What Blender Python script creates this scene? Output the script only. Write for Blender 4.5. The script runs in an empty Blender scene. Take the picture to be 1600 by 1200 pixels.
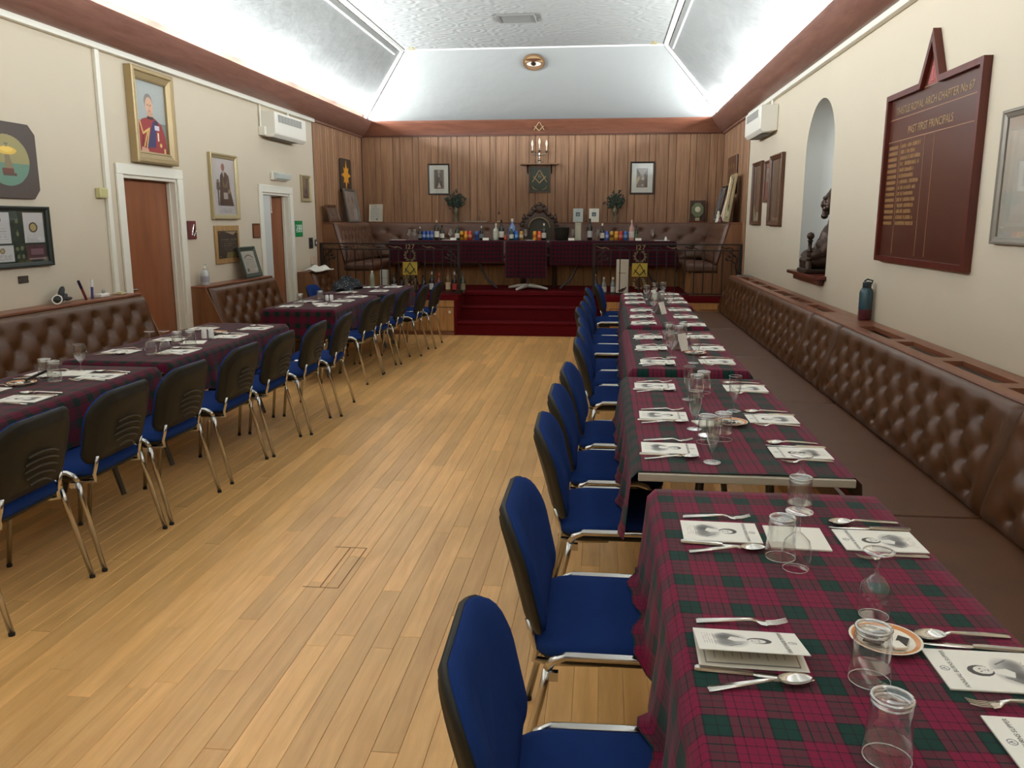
import bpy, math, random
import numpy as np
from mathutils import Matrix, Vector
random.seed(7); np.random.seed(7)
PI = math.pi
sc = bpy.context.scene
COL = sc.collection

# ---------------------------------------------------------------- camera
H = 1.6
FPX = 1294.0
_pitch = math.atan2(255.0, FPX)
_Y = Vector((143.0, 255.0, FPX)).normalized()          # room axis in (right, up, forward)
_Z = Vector((0.0, math.cos(_pitch), -math.sin(_pitch)))
_X = Vector((_Y.y*_Z.z-_Y.z*_Z.y, _Y.z*_Z.x-_Y.x*_Z.z, _Y.x*_Z.y-_Y.y*_Z.x))
if _X.x < 0: _X = -_X
cam_d = bpy.data.cameras.new('camera'); cam = bpy.data.objects.new('camera', cam_d); COL.objects.link(cam)
cam_d.sensor_width = 36.0; cam_d.lens = FPX/1600*36.0; cam_d.clip_start = 0.05; cam_d.clip_end = 100
right = Vector((_X.x, _Y.x, _Z.x)); up = Vector((_X.y, _Y.y, _Z.y)); fwd = Vector((_X.z, _Y.z, _Z.z))
cam.matrix_world = Matrix(((right.x, up.x, -fwd.x, 0), (right.y, up.y, -fwd.y, 0), (right.z, up.z, -fwd.z, H), (0, 0, 0, 1)))
sc.camera = cam

# ---------------------------------------------------------------- world, exposure, cove lights
w = bpy.data.worlds.new('world'); sc.world = w; w.use_nodes = True
w.node_tree.nodes['Background'].inputs[0].default_value = (0.8, 0.85, 1, 1)
w.node_tree.nodes['Background'].inputs[1].default_value = 0.02
vs = sc.view_settings
vs.view_transform = 'Standard'; vs.look = 'None'; vs.gamma = 1.0; vs.use_curve_mapping = False
vs.exposure = 1.24
cy = sc.cycles
cy.use_denoising = True
cy.max_bounces = 8; cy.diffuse_bounces = 5; cy.glossy_bounces = 3; cy.transmission_bounces = 4
cy.transparent_max_bounces = 24; cy.caustics_reflective = False; cy.caustics_refractive = False
cy.sample_clamp_indirect = 6.0

XL, XR, YB, YR = -4.05, 1.9, 13.95, -2.6          # room shell
ZC, ZT, ZF = 2.98, 3.20, 4.05                     # cornice bottom / top, flat ceiling
FX0, FX1, FY1, FY0 = -2.98, 0.83, 12.57, -1.2     # flat part of the ceiling
ZS = 3.16                                         # where the slopes spring from the walls
LIGHT_W = 38.0
for side, y0s in ((-1, [-1.6+1.62*i for i in range(10)]), (1, [-1.6+1.62*i for i in range(10)])):
    for yy in y0s:
        ld = bpy.data.lights.new('cove_tube', 'AREA'); ld.shape = 'RECTANGLE'; ld.size = 0.05; ld.size_y = 1.45
        ld.energy = LIGHT_W*(1.0 if yy < 10 else 0.7)*(1.20 if side < 0 else 0.80); ld.color = (0.905, 0.985, 1.03)
        lo = bpy.data.objects.new('cove_tube_light', ld); COL.objects.link(lo)
        x = XL+0.15 if side < 0 else XR-0.15
        lo.location = (x, yy, 3.217)
        lo.rotation_euler = (PI, -1.52*side, 0)      # face upward, leaning into the room

# ---------------------------------------------------------------- material helpers
def lin(c):
    return tuple(((v/255)/12.92 if v/255 <= 0.04045 else ((v/255+0.055)/1.055)**2.4) for v in c)
MATS = {}
def nmat(name):
    m = bpy.data.materials.new(name); m.use_nodes = True; MATS[name] = m
    nt = m.node_tree; b = nt.nodes['Principled BSDF']
    return m, nt, b
def N(nt, typ, **kw):
    n = nt.nodes.new(typ)
    for k, v in kw.items(): setattr(n, k, v)
    return n
def plain(name, rgb, rough=0.5, metal=0.0, spec=0.5, coat=0.0, bump=0, bscale=200, var=0.0, vscale=6.0, trans=0.0, sheen=0.0):
    m, nt, b = nmat(name)
    c = lin(rgb)
    b.inputs['Base Color'].default_value = (*c, 1); b.inputs['Roughness'].default_value = rough
    b.inputs['Metallic'].default_value = metal; b.inputs['Specular IOR Level'].default_value = spec
    b.inputs['Coat Weight'].default_value = coat; b.inputs['Coat Roughness'].default_value = 0.05
    b.inputs['Transmission Weight'].default_value = trans
    b.inputs['Sheen Weight'].default_value = sheen
    if bump or var:
        tc = N(nt, 'ShaderNodeTexCoord')
        if var:
            ns = N(nt, 'ShaderNodeTexNoise'); ns.inputs['Scale'].default_value = vscale; ns.inputs['Detail'].default_value = 4
            nt.links.new(tc.outputs['Object'], ns.inputs['Vector'])
            mx = N(nt, 'ShaderNodeMix', data_type='RGBA')
            mx.inputs[6].default_value = (*[v*(1-var) for v in c], 1); mx.inputs[7].default_value = (*[min(1, v*(1+var)) for v in c], 1)
            nt.links.new(ns.outputs[0], mx.inputs[0]); nt.links.new(mx.outputs[2], b.inputs['Base Color'])
        if bump:
            n2 = N(nt, 'ShaderNodeTexNoise'); n2.inputs['Scale'].default_value = bscale; n2.inputs['Detail'].default_value = 3
            nt.links.new(tc.outputs['Object'], n2.inputs['Vector'])
            bp = N(nt, 'ShaderNodeBump'); bp.inputs['Strength'].default_value = bump; bp.inputs['Distance'].default_value = 0.01
            nt.links.new(n2.outputs[0], bp.inputs['Height']); nt.links.new(bp.outputs[0], b.inputs['Normal'])
    return m
def wood(name, c0, c1, rough=0.35, axis=2, stretch=14.0, scale=3.0, coat=0.0, rand=0.25, streak=1.0, mottle=0.0):
    """grain runs along local axis; tone varies per object and per mesh island"""
    m, nt, b = nmat(name)
    tc = N(nt, 'ShaderNodeTexCoord'); oi = N(nt, 'ShaderNodeObjectInfo'); ge = N(nt, 'ShaderNodeNewGeometry')
    ad = N(nt, 'ShaderNodeMath', operation='ADD'); nt.links.new(oi.outputs['Random'], ad.inputs[0]); nt.links.new(ge.outputs['Random Per Island'], ad.inputs[1])
    fr = N(nt, 'ShaderNodeMath', operation='FRACT'); nt.links.new(ad.outputs[0], fr.inputs[0])
    mp = N(nt, 'ShaderNodeMapping'); s = [scale*stretch]*3; s[axis] = scale
    mp.inputs['Scale'].default_value = s
    off = N(nt, 'ShaderNodeVectorMath', operation='SCALE'); off.inputs[0].default_value = (37.1, 53.7, 71.3)
    nt.links.new(fr.outputs[0], off.inputs['Scale']); nt.links.new(off.outputs[0], mp.inputs['Location'])
    nt.links.new(tc.outputs['Object'], mp.inputs['Vector'])
    ns = N(nt, 'ShaderNodeTexNoise'); ns.inputs['Scale'].default_value = 1.0; ns.inputs['Detail'].default_value = 6; ns.inputs['Roughness'].default_value = 0.6
    ns.inputs['Distortion'].default_value = 0.4
    nt.links.new(mp.outputs[0], ns.inputs['Vector'])
    cr = N(nt, 'ShaderNodeMapRange'); cr.inputs[1].default_value = 0.5-0.22*streak; cr.inputs[2].default_value = 0.5+0.22*streak
    nt.links.new(ns.outputs[0], cr.inputs[0])
    mx = N(nt, 'ShaderNodeMix', data_type='RGBA'); mx.inputs[6].default_value = (*lin(c0), 1); mx.inputs[7].default_value = (*lin(c1), 1)
    nt.links.new(cr.outputs[0], mx.inputs[0])
    hv = N(nt, 'ShaderNodeMapRange'); hv.inputs[3].default_value = 1-rand; hv.inputs[4].default_value = 1+rand
    nt.links.new(fr.outputs[0], hv.inputs[0])
    hs = N(nt, 'ShaderNodeHueSaturation'); nt.links.new(hv.outputs[0], hs.inputs['Value']); nt.links.new(mx.outputs[2], hs.inputs['Color'])
    last = hs.outputs[0]
    if mottle:
        n3 = N(nt, 'ShaderNodeTexNoise'); n3.inputs['Scale'].default_value = 1.1; n3.inputs['Detail'].default_value = 5
        nt.links.new(ge.outputs['Position'], n3.inputs['Vector'])
        m3 = N(nt, 'ShaderNodeMapRange'); m3.inputs[1].default_value = 0.3; m3.inputs[2].default_value = 0.7; m3.inputs[3].default_value = 1-mottle; m3.inputs[4].default_value = 1+mottle
        nt.links.new(n3.outputs[0], m3.inputs[0])
        h2 = N(nt, 'ShaderNodeHueSaturation'); nt.links.new(m3.outputs[0], h2.inputs['Value']); nt.links.new(last, h2.inputs['Color']); last = h2.outputs[0]
    nt.links.new(last, b.inputs['Base Color'])
    b.inputs['Roughness'].default_value = rough; b.inputs['Coat Weight'].default_value = coat; b.inputs['Coat Roughness'].default_value = 0.15
    bp = N(nt, 'ShaderNodeBump'); bp.inputs['Strength'].default_value = 0.12; bp.inputs['Distance'].default_value = 0.004
    nt.links.new(ns.outputs[0], bp.inputs['Height']); nt.links.new(bp.outputs[0], b.inputs['Normal'])
    return m
def glassy(name, tint=(255, 255, 255), refl=1.0, edge=0.0):
    m = bpy.data.materials.new(name); m.use_nodes = True; nt = m.node_tree; nt.nodes.clear(); MATS[name] = m
    out = N(nt, 'ShaderNodeOutputMaterial'); t = N(nt, 'ShaderNodeBsdfTransparent'); g = N(nt, 'ShaderNodeBsdfGlossy')
    t.inputs[0].default_value = (*lin(tint), 1); g.inputs['Roughness'].default_value = 0.03; g.inputs['Color'].default_value = (refl, refl, refl, 1)
    lw = N(nt, 'ShaderNodeLayerWeight'); lw.inputs[0].default_value = 0.5
    pw = N(nt, 'ShaderNodeMath', operation='POWER'); pw.inputs[1].default_value = 2.6; nt.links.new(lw.outputs['Facing'], pw.inputs[0])
    fr = N(nt, 'ShaderNodeMath', operation='MULTIPLY_ADD'); fr.inputs[1].default_value = 0.8; fr.inputs[2].default_value = 0.06+edge; nt.links.new(pw.outputs[0], fr.inputs[0])
    mx = N(nt, 'ShaderNodeMixShader'); nt.links.new(fr.outputs[0], mx.inputs[0]); nt.links.new(t.outputs[0], mx.inputs[1]); nt.links.new(g.outputs[0], mx.inputs[2])
    nt.links.new(mx.outputs[0], out.inputs[0])
    return m
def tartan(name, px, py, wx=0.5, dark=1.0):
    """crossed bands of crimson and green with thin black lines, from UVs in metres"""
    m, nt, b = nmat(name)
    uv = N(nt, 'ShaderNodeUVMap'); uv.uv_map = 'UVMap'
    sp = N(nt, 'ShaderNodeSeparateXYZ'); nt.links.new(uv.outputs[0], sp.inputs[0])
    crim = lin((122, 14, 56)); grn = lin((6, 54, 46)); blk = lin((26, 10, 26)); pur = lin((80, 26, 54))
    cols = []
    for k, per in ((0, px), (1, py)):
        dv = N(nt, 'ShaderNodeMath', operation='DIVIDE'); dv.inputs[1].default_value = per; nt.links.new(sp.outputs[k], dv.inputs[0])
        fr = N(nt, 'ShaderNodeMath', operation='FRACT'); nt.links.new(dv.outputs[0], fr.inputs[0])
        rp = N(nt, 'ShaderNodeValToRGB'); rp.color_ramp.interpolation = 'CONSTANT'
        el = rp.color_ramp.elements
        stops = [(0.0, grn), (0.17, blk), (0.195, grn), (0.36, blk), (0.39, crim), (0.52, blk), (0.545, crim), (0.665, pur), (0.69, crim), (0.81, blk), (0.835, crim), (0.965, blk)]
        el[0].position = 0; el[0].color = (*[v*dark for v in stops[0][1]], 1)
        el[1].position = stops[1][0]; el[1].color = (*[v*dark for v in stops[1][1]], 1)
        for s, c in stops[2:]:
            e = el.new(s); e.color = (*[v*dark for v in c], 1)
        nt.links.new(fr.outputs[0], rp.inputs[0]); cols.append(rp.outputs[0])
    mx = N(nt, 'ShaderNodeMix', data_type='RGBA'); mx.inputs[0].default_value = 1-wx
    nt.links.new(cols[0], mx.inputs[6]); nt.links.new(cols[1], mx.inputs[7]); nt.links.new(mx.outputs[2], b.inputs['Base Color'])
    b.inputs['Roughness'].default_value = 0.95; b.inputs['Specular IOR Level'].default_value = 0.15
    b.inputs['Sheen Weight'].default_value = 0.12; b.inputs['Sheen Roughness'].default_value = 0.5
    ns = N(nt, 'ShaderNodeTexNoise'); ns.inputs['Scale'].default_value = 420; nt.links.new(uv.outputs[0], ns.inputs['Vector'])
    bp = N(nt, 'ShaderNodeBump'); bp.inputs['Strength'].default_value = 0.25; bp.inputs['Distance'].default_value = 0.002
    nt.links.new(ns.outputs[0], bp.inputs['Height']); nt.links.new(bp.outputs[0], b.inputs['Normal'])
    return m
def printed(name, rough=0.55, coat=0.0):
    m, nt, b = nmat(name)
    a = N(nt, 'ShaderNodeAttribute'); a.attribute_name = 'Col'; nt.links.new(a.outputs['Color'], b.inputs['Base Color'])
    b.inputs['Roughness'].default_value = rough; b.inputs['Coat Weight'].default_value = coat; b.inputs['Coat Roughness'].default_value = 0.03
    return m
def artex(name, rgb, scale, strength, fan=False):
    m, nt, b = nmat(name); b.inputs['Base Color'].default_value = (*lin(rgb), 1); b.inputs['Roughness'].default_value = 0.75
    g = N(nt, 'ShaderNodeNewGeometry')
    ns = N(nt, 'ShaderNodeTexNoise'); ns.inputs['Scale'].default_value = scale; ns.inputs['Detail'].default_value = 4
    nt.links.new(g.outputs['Position'], ns.inputs['Vector'])
    h = ns.outputs[0]
    if fan:
        mp = N(nt, 'ShaderNodeMapping'); mp.inputs['Scale'].default_value = (3.0, 3.6, 3)
        nt.links.new(g.outputs['Position'], mp.inputs['Vector'])
        vo = N(nt, 'ShaderNodeTexVoronoi'); vo.inputs['Scale'].default_value = 1.0
        nt.links.new(mp.outputs[0], vo.inputs['Vector'])
        ml = N(nt, 'ShaderNodeMath', operation='MULTIPLY'); ml.inputs[1].default_value = 22
        nt.links.new(vo.outputs['Distance'], ml.inputs[0])
        sn = N(nt, 'ShaderNodeMath', operation='SINE'); nt.links.new(ml.outputs[0], sn.inputs[0])
        ad = N(nt, 'ShaderNodeMath', operation='MULTIPLY_ADD'); ad.inputs[1].default_value = 0.35
        nt.links.new(sn.outputs[0], ad.inputs[0]); nt.links.new(ns.outputs[0], ad.inputs[2]); h = ad.outputs[0]
    bp = N(nt, 'ShaderNodeBump'); bp.inputs['Strength'].default_value = strength; bp.inputs['Distance'].default_value = 0.02
    nt.links.new(h, bp.inputs['Height']); nt.links.new(bp.outputs[0], b.inputs['Normal'])
    return m
def leather(name, rgb, rough=0.32):
    m, nt, b = nmat(name); c = lin(rgb)
    tc = N(nt, 'ShaderNodeTexCoord')
    ns = N(nt, 'ShaderNodeTexNoise'); ns.inputs['Scale'].default_value = 7; ns.inputs['Detail'].default_value = 5; nt.links.new(tc.outputs['Object'], ns.inputs['Vector'])
    mx = N(nt, 'ShaderNodeMix', data_type='RGBA'); mx.inputs[6].default_value = (*[v*0.72 for v in c], 1); mx.inputs[7].default_value = (*[v*1.25 for v in c], 1)
    nt.links.new(ns.outputs[0], mx.inputs[0]); nt.links.new(mx.outputs[2], b.inputs['Base Color'])
    b.inputs['Roughness'].default_value = rough
    vo = N(nt, 'ShaderNodeTexVoronoi'); vo.inputs['Scale'].default_value = 260; nt.links.new(tc.outputs['Object'], vo.inputs['Vector'])
    bp = N(nt, 'ShaderNodeBump'); bp.inputs['Strength'].default_value = 0.12; bp.inputs['Distance'].default_value = 0.002
    nt.links.new(vo.outputs['Distance'], bp.inputs['Height']); nt.links.new(bp.outputs[0], b.inputs['Normal'])
    return m

WALL = plain('cream_paint', (200, 187, 165), 0.7, bump=0.06, bscale=40, var=0.03, vscale=2)
NICHE = plain('grey_paint', (196, 196, 190), 0.7)
WHITE = plain('white_gloss_paint', (226, 222, 208), 0.4)
CEIL = artex('ceiling_plaster', (148, 148, 144), 14, 0.45, True)
SLOPE = artex('slope_plaster', (154, 155, 152), 5, 0.35)
COVING = plain('plaster_moulding', (232, 230, 224), 0.6)
CORN = wood('cornice_timber', (112, 76, 64), (138, 98, 84), 0.35, axis=1, stretch=8, rand=0.05)
CORNB = wood('cornice_timber_across', (92, 52, 36), (118, 72, 52), 0.35, axis=0, stretch=8, rand=0.05)
PANEL = wood('panelling', (120, 84, 58), (164, 122, 88), 0.42, axis=2, stretch=16, scale=1.6, rand=0.10)
GROOVE = plain('groove', (60, 34, 20), 0.8)
DOOR = wood('door_veneer', (122, 72, 44), (150, 90, 56), 0.35, axis=2, stretch=7, scale=1.2, rand=0.06)
FLOOR = wood('floor_oak', (206, 152, 88), (242, 192, 124), 0.32, axis=1, stretch=12, scale=2.2, rand=0.15, streak=1.4, mottle=0.10)
GAP = plain('floor_gap', (136, 96, 54), 0.8)
CARPET = plain('red_carpet', (96, 16, 22), 0.95, spec=0.1, bump=0.5, bscale=260, var=0.18, vscale=9)
OAKP = wood('stage_oak', (150, 104, 58), (196, 146, 90), 0.4, axis=2, stretch=14, scale=2, rand=0.1)
CAPW = wood('bench_cap', (110, 64, 44), (142, 88, 62), 0.35, axis=1, stretch=9, scale=2, rand=0.04)
DARKW = wood('dark_mahogany', (70, 24, 16), (100, 38, 26), 0.3, axis=2, stretch=8, scale=2, rand=0.05)
BOARDW = plain('honours_panel', (78, 38, 24), 0.28, coat=0.2, var=0.08)
LEATHER = leather('brown_leather', (84, 50, 24))
LEATHER2 = leather('brown_leather_seat', (92, 56, 32), 0.45)
LEATHER3 = leather('brown_leather_stage', (94, 62, 44), 0.4)
BUTTON = leather('leather_button', (78, 46, 26), 0.35)
BLUE = plain('blue_fabric', (28, 51, 106), 0.95, spec=0.08, bump=0.25, bscale=500, var=0.10, vscale=30)
BLACKP = plain('black_plastic', (32, 31, 26), 0.5, spec=0.3, bump=0.08, bscale=700)
CHROME = plain('chrome', (196, 194, 190), 0.2, 1.0)
STEEL = plain('steel', (216, 212, 204), 0.18, 1.0)
RUBBER = plain('rubber', (24, 22, 20), 0.7)
TABLEM = plain('table_laminate', (190, 182, 168), 0.4)
TABEDGE = plain('table_edge', (180, 172, 156), 0.35)
GREYM = plain('grey_metal', (92, 92, 92), 0.35, 0.7)
TART_A = tartan('tartan_square', 0.115, 0.15, 0.5)
TART_B = tartan('tartan_banded', 0.165, 0.16, 0.72, 0.85)
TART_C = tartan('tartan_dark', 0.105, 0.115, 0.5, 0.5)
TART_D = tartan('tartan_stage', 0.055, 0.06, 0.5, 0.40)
BENCHW = wood('bench_oak', (104, 66, 40), (140, 94, 60), 0.4, axis=2, stretch=12, scale=2, rand=0.06)
PAPER = plain('paper', (240, 236, 226), 0.7)
CARD = printed('printed_card', 0.6)
PRINT = printed('printed_picture', 0.5)
CHINA = plain('china', (238, 230, 214), 0.15)
CHINAW = plain('white_china', (240, 240, 238), 0.2)
ORANGE = plain('orange_glaze', (214, 140, 76), 0.2)
SACHET = plain('black_sachet', (40, 36, 36), 0.3)
GLASS = glassy('clear_glass', (253, 254, 253))
GRIM = glassy('glass_rim', (225, 228, 226), 1.0, 0.35)
PANE = glassy('picture_glass', (250, 250, 250), 0.9)
GOLD = plain('gilt', (168, 146, 106), 0.42, 0.35, bump=0.1, bscale=60)
GOLDL = plain('gold_leaf', (158, 132, 92), 0.4, 0.2)
BRASS = plain('brass', (190, 166, 70), 0.35, 0.5)
PEWTER = plain('champagne_frame', (176, 160, 122), 0.35, 0.4)
BLKF = plain('black_frame', (34, 24, 20), 0.3)
BRNF = wood('brown_frame', (70, 40, 22), (100, 62, 36), 0.35, axis=2, rand=0.05)
GREYF = plain('grey_frame', (134, 126, 114), 0.35, 0.2)
MOUNT = plain('mount_board', (226, 226, 214), 0.8)
IRON = plain('wrought_iron', (44, 34, 30), 0.45, 0.4)
IRONG = plain('worn_gold_iron', (120, 104, 78), 0.45, 0.4)
BRONZE = plain('bronze', (66, 48, 38), 0.38, 0.55, var=0.25, vscale=14, bump=0.3, bscale=40)
SHELLW = plain('heater_white', (226, 222, 210), 0.4)
GRILLE = plain('grille_grey', (150, 148, 142), 0.5)
VENTG = plain('vent_grey', (112, 110, 106), 0.5)
DARK = plain('dark_void', (20, 18, 16), 0.8)
OAKC = wood('carved_oak', (52, 34, 24), (82, 56, 40), 0.4, axis=2, rand=0.04)
GREENF = plain('green_leather', (58, 54, 40), 0.5)
LEAF = plain('leaf', (44, 62, 48), 0.5, var=0.35, vscale=40)
LEAFR = plain('red_berry', (84, 26, 24), 0.5)
PLASTG = plain('exit_green', (0, 132, 70), 0.4)
WHITEP = plain('white_plastic', (236, 234, 226), 0.4)
TEALP = plain('teal_plastic', (36, 70, 82), 0.25, coat=0.4)
REDP = plain('maroon_plastic', (84, 32, 38), 0.3)

# ---------------------------------------------------------------- geometry helpers
class MB:
    def __init__(s): s.v = []; s.f = []; s.uv = None
    def add(s, vs, fs):
        o = len(s.v); s.v += [tuple(p) for p in vs]; s.f += [tuple(i+o for i in f) for f in fs]; return s
    def box(s, x0, x1, y0, y1, z0, z1):
        return s.add([(x0,y0,z0),(x1,y0,z0),(x1,y1,z0),(x0,y1,z0),(x0,y0,z1),(x1,y0,z1),(x1,y1,z1),(x0,y1,z1)],
                     [(3,2,1,0),(4,5,6,7),(0,1,5,4),(1,2,6,5),(2,3,7,6),(3,0,4,7)])
    def tube(s, pts, r, n=8, cap=True):
        pts = [Vector(p) for p in pts]; m = len(pts)
        rs = r if isinstance(r, (list, tuple)) else [r]*m
        rings = []; prev = None
        for i, p in enumerate(pts):
            t = (pts[min(i+1, m-1)]-pts[max(i-1, 0)])
            t = t.normalized() if t.length > 1e-9 else Vector((0,0,1))
            if prev is None:
                a = Vector((0,0,1)) if abs(t.z) < 0.9 else Vector((1,0,0))
                u = t.cross(a).normalized()
            else:
                u = prev-t*prev.dot(t)
                u = u.normalized() if u.length > 1e-6 else t.orthogonal().normalized()
            prev = u; q = t.cross(u)
            rings.append([p+u*(rs[i]*math.cos(2*PI*k/n))+q*(rs[i]*math.sin(2*PI*k/n)) for k in range(n)])
        return s.loft(rings, cap, cap)
    def loft(s, rings, cap0=True, cap1=True, closed=True):
        n = len(rings[0]); vs = [p for r in rings for p in r]; fs = []
        for i in range(len(rings)-1):
            for k in range(n if closed else n-1):
                a = i*n+k; b = i*n+(k+1) % n
                fs.append((a, b, b+n, a+n))
        if cap0: fs.append(tuple(range(n-1, -1, -1)))
        if cap1: fs.append(tuple((len(rings)-1)*n+k for k in range(n)))
        return s.add(vs, fs)
    def lathe(s, prof, n=20, c=(0,0,0)):
        """prof: list of (r, z); r=0 ends become small caps"""
        rings = [[(c[0]+max(r, 1e-4)*math.cos(2*PI*k/n), c[1]+max(r, 1e-4)*math.sin(2*PI*k/n), c[2]+z) for k in range(n)] for r, z in prof]
        return s.loft(rings, True, True)
    def prism(s, poly, y0, y1):
        """poly in (x, z), extruded along y"""
        n = len(poly)
        vs = [(x, y0, z) for x, z in poly]+[(x, y1, z) for x, z in poly]
        fs = [tuple(range(n)), tuple(range(2*n-1, n-1, -1))]+[((k+1) % n, k, k+n, (k+1) % n+n) for k in range(n)]
        return s.add(vs, fs)
    def grid(s, P):
        """P: array (rows, cols) of points"""
        R = len(P); Cn = len(P[0]); vs = [p for row in P for p in row]
        return s.add(vs, [(i*Cn+j, i*Cn+j+1, (i+1)*Cn+j+1, (i+1)*Cn+j) for i in range(R-1) for j in range(Cn-1)])
    def ellipsoid(s, c, r, n=14, m=9, rot=None):
        rings = []
        for i in range(m+1):
            t = PI*i/m
            ring = []
            for k in range(n):
                p = Vector((r[0]*max(math.sin(t), 1e-3)*math.cos(2*PI*k/n), r[1]*max(math.sin(t), 1e-3)*math.sin(2*PI*k/n), -r[2]*math.cos(t)))
                if rot is not None: p = rot @ p
                ring.append((p.x+c[0], p.y+c[1], p.z+c[2]))
            rings.append(ring)
        return s.loft(rings, True, True)
    def mesh(s, name, mat, smooth=False, uv=None):
        me = bpy.data.meshes.new(name); me.from_pydata([tuple(p) for p in s.v], [], s.f); me.update()
        if mat: me.materials.append(mat)
        if smooth:
            me.polygons.foreach_set('use_smooth', [True]*len(me.polygons))
            if smooth != 'full':
                try: me.set_sharp_from_angle(angle=math.radians(50))
                except Exception: pass
        if uv is not None:
            l = me.uv_layers.new(name='UVMap')
            for lp in me.loops: l.data[lp.index].uv = uv[lp.vertex_index]
        return me
def ob(name, me, parent=None, loc=(0,0,0), rot=(0,0,0), bevel=0):
    o = bpy.data.objects.new(name, me); COL.objects.link(o); o.location = loc; o.rotation_euler = rot
    if parent is not None: o.parent = parent
    if bevel:
        b = o.modifiers.new('bevel', 'BEVEL'); b.width = bevel; b.segments = 2; b.limit_method = 'ANGLE'
    return o
def part(mb, name, mat, parent, loc=(0,0,0), rot=(0,0,0), smooth=False, bevel=0, label=None):
    o = ob(name, mb.mesh(name, mat, smooth), parent, loc, rot, bevel)
    if label: o['label'] = label
    return o
def tag(o, label, cat, group=None):
    o['label'] = label; o['category'] = cat
    if group: o['group'] = group
    return o
def thing(name, label, cat, loc=(0,0,0), rz=0.0, group=None, rot=None):
    o = bpy.data.objects.new(name, None); COL.objects.link(o); o.empty_display_size = 0.05
    o.location = loc; o.rotation_euler = rot if rot else (0,0,rz)
    return tag(o, label, cat, group)
def struct(o): o['kind'] = 'structure'; return o
class Proto:
    """a thing's parts, each (name, mesh, loc, rot, [sub-parts]); stamp() makes one individual"""
    def __init__(s): s.parts = []
    def part(s, name, me, loc=(0,0,0), rot=(0,0,0), subs=()): s.parts.append((name, me, loc, rot, list(subs))); return s
    def stamp(s, name, label, cat, loc, rz=0.0, group=None, rot=None):
        t = thing(name, label, cat, loc, rz, group, rot)
        for n, me, l, r, subs in s.parts:
            p = ob(n, me, t, l, r)
            for n2, me2, l2, r2 in subs: ob(n2, me2, p, l2, r2)
        return t
def rrect(w, h, r, n=6, taper=0.0):
    """rounded rectangle outline centred on 0: list of (s, t); taper narrows the bottom; r may be (bottom, top)"""
    rb, rt = r if isinstance(r, (tuple, list)) else (r, r)
    pts = []
    for cx_, cy_, a0, rr in ((w/2-rb, -h/2+rb, -PI/2, rb), (w/2-rt, h/2-rt, 0, rt), (-w/2+rt, h/2-rt, PI/2, rt), (-w/2+rb, -h/2+rb, PI, rb)):
        for k in range(n+1):
            a = a0+PI/2*k/n
            pts.append((cx_+rr*math.cos(a), cy_+rr*math.sin(a)))
    return [(x*(1-taper*(0.5-y/h)), y) for x, y in pts]
def text_mesh(body, size, mat, extrude=0.0008, align='CENTER'):
    cu = bpy.data.curves.new('lettering', 'FONT'); cu.body = body; cu.size = size; cu.align_x = align; cu.extrude = extrude
    cu.resolution_u = 3
    o = bpy.data.objects.new('lettering', cu); COL.objects.link(o)
    dg = bpy.context.evaluated_depsgraph_get(); dg.update()
    me = bpy.data.meshes.new_from_object(o.evaluated_get(dg)); bpy.data.objects.remove(o); bpy.data.curves.remove(cu)
    me.materials.clear(); me.materials.append(mat); me.name = 'lettering'
    return me
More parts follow.
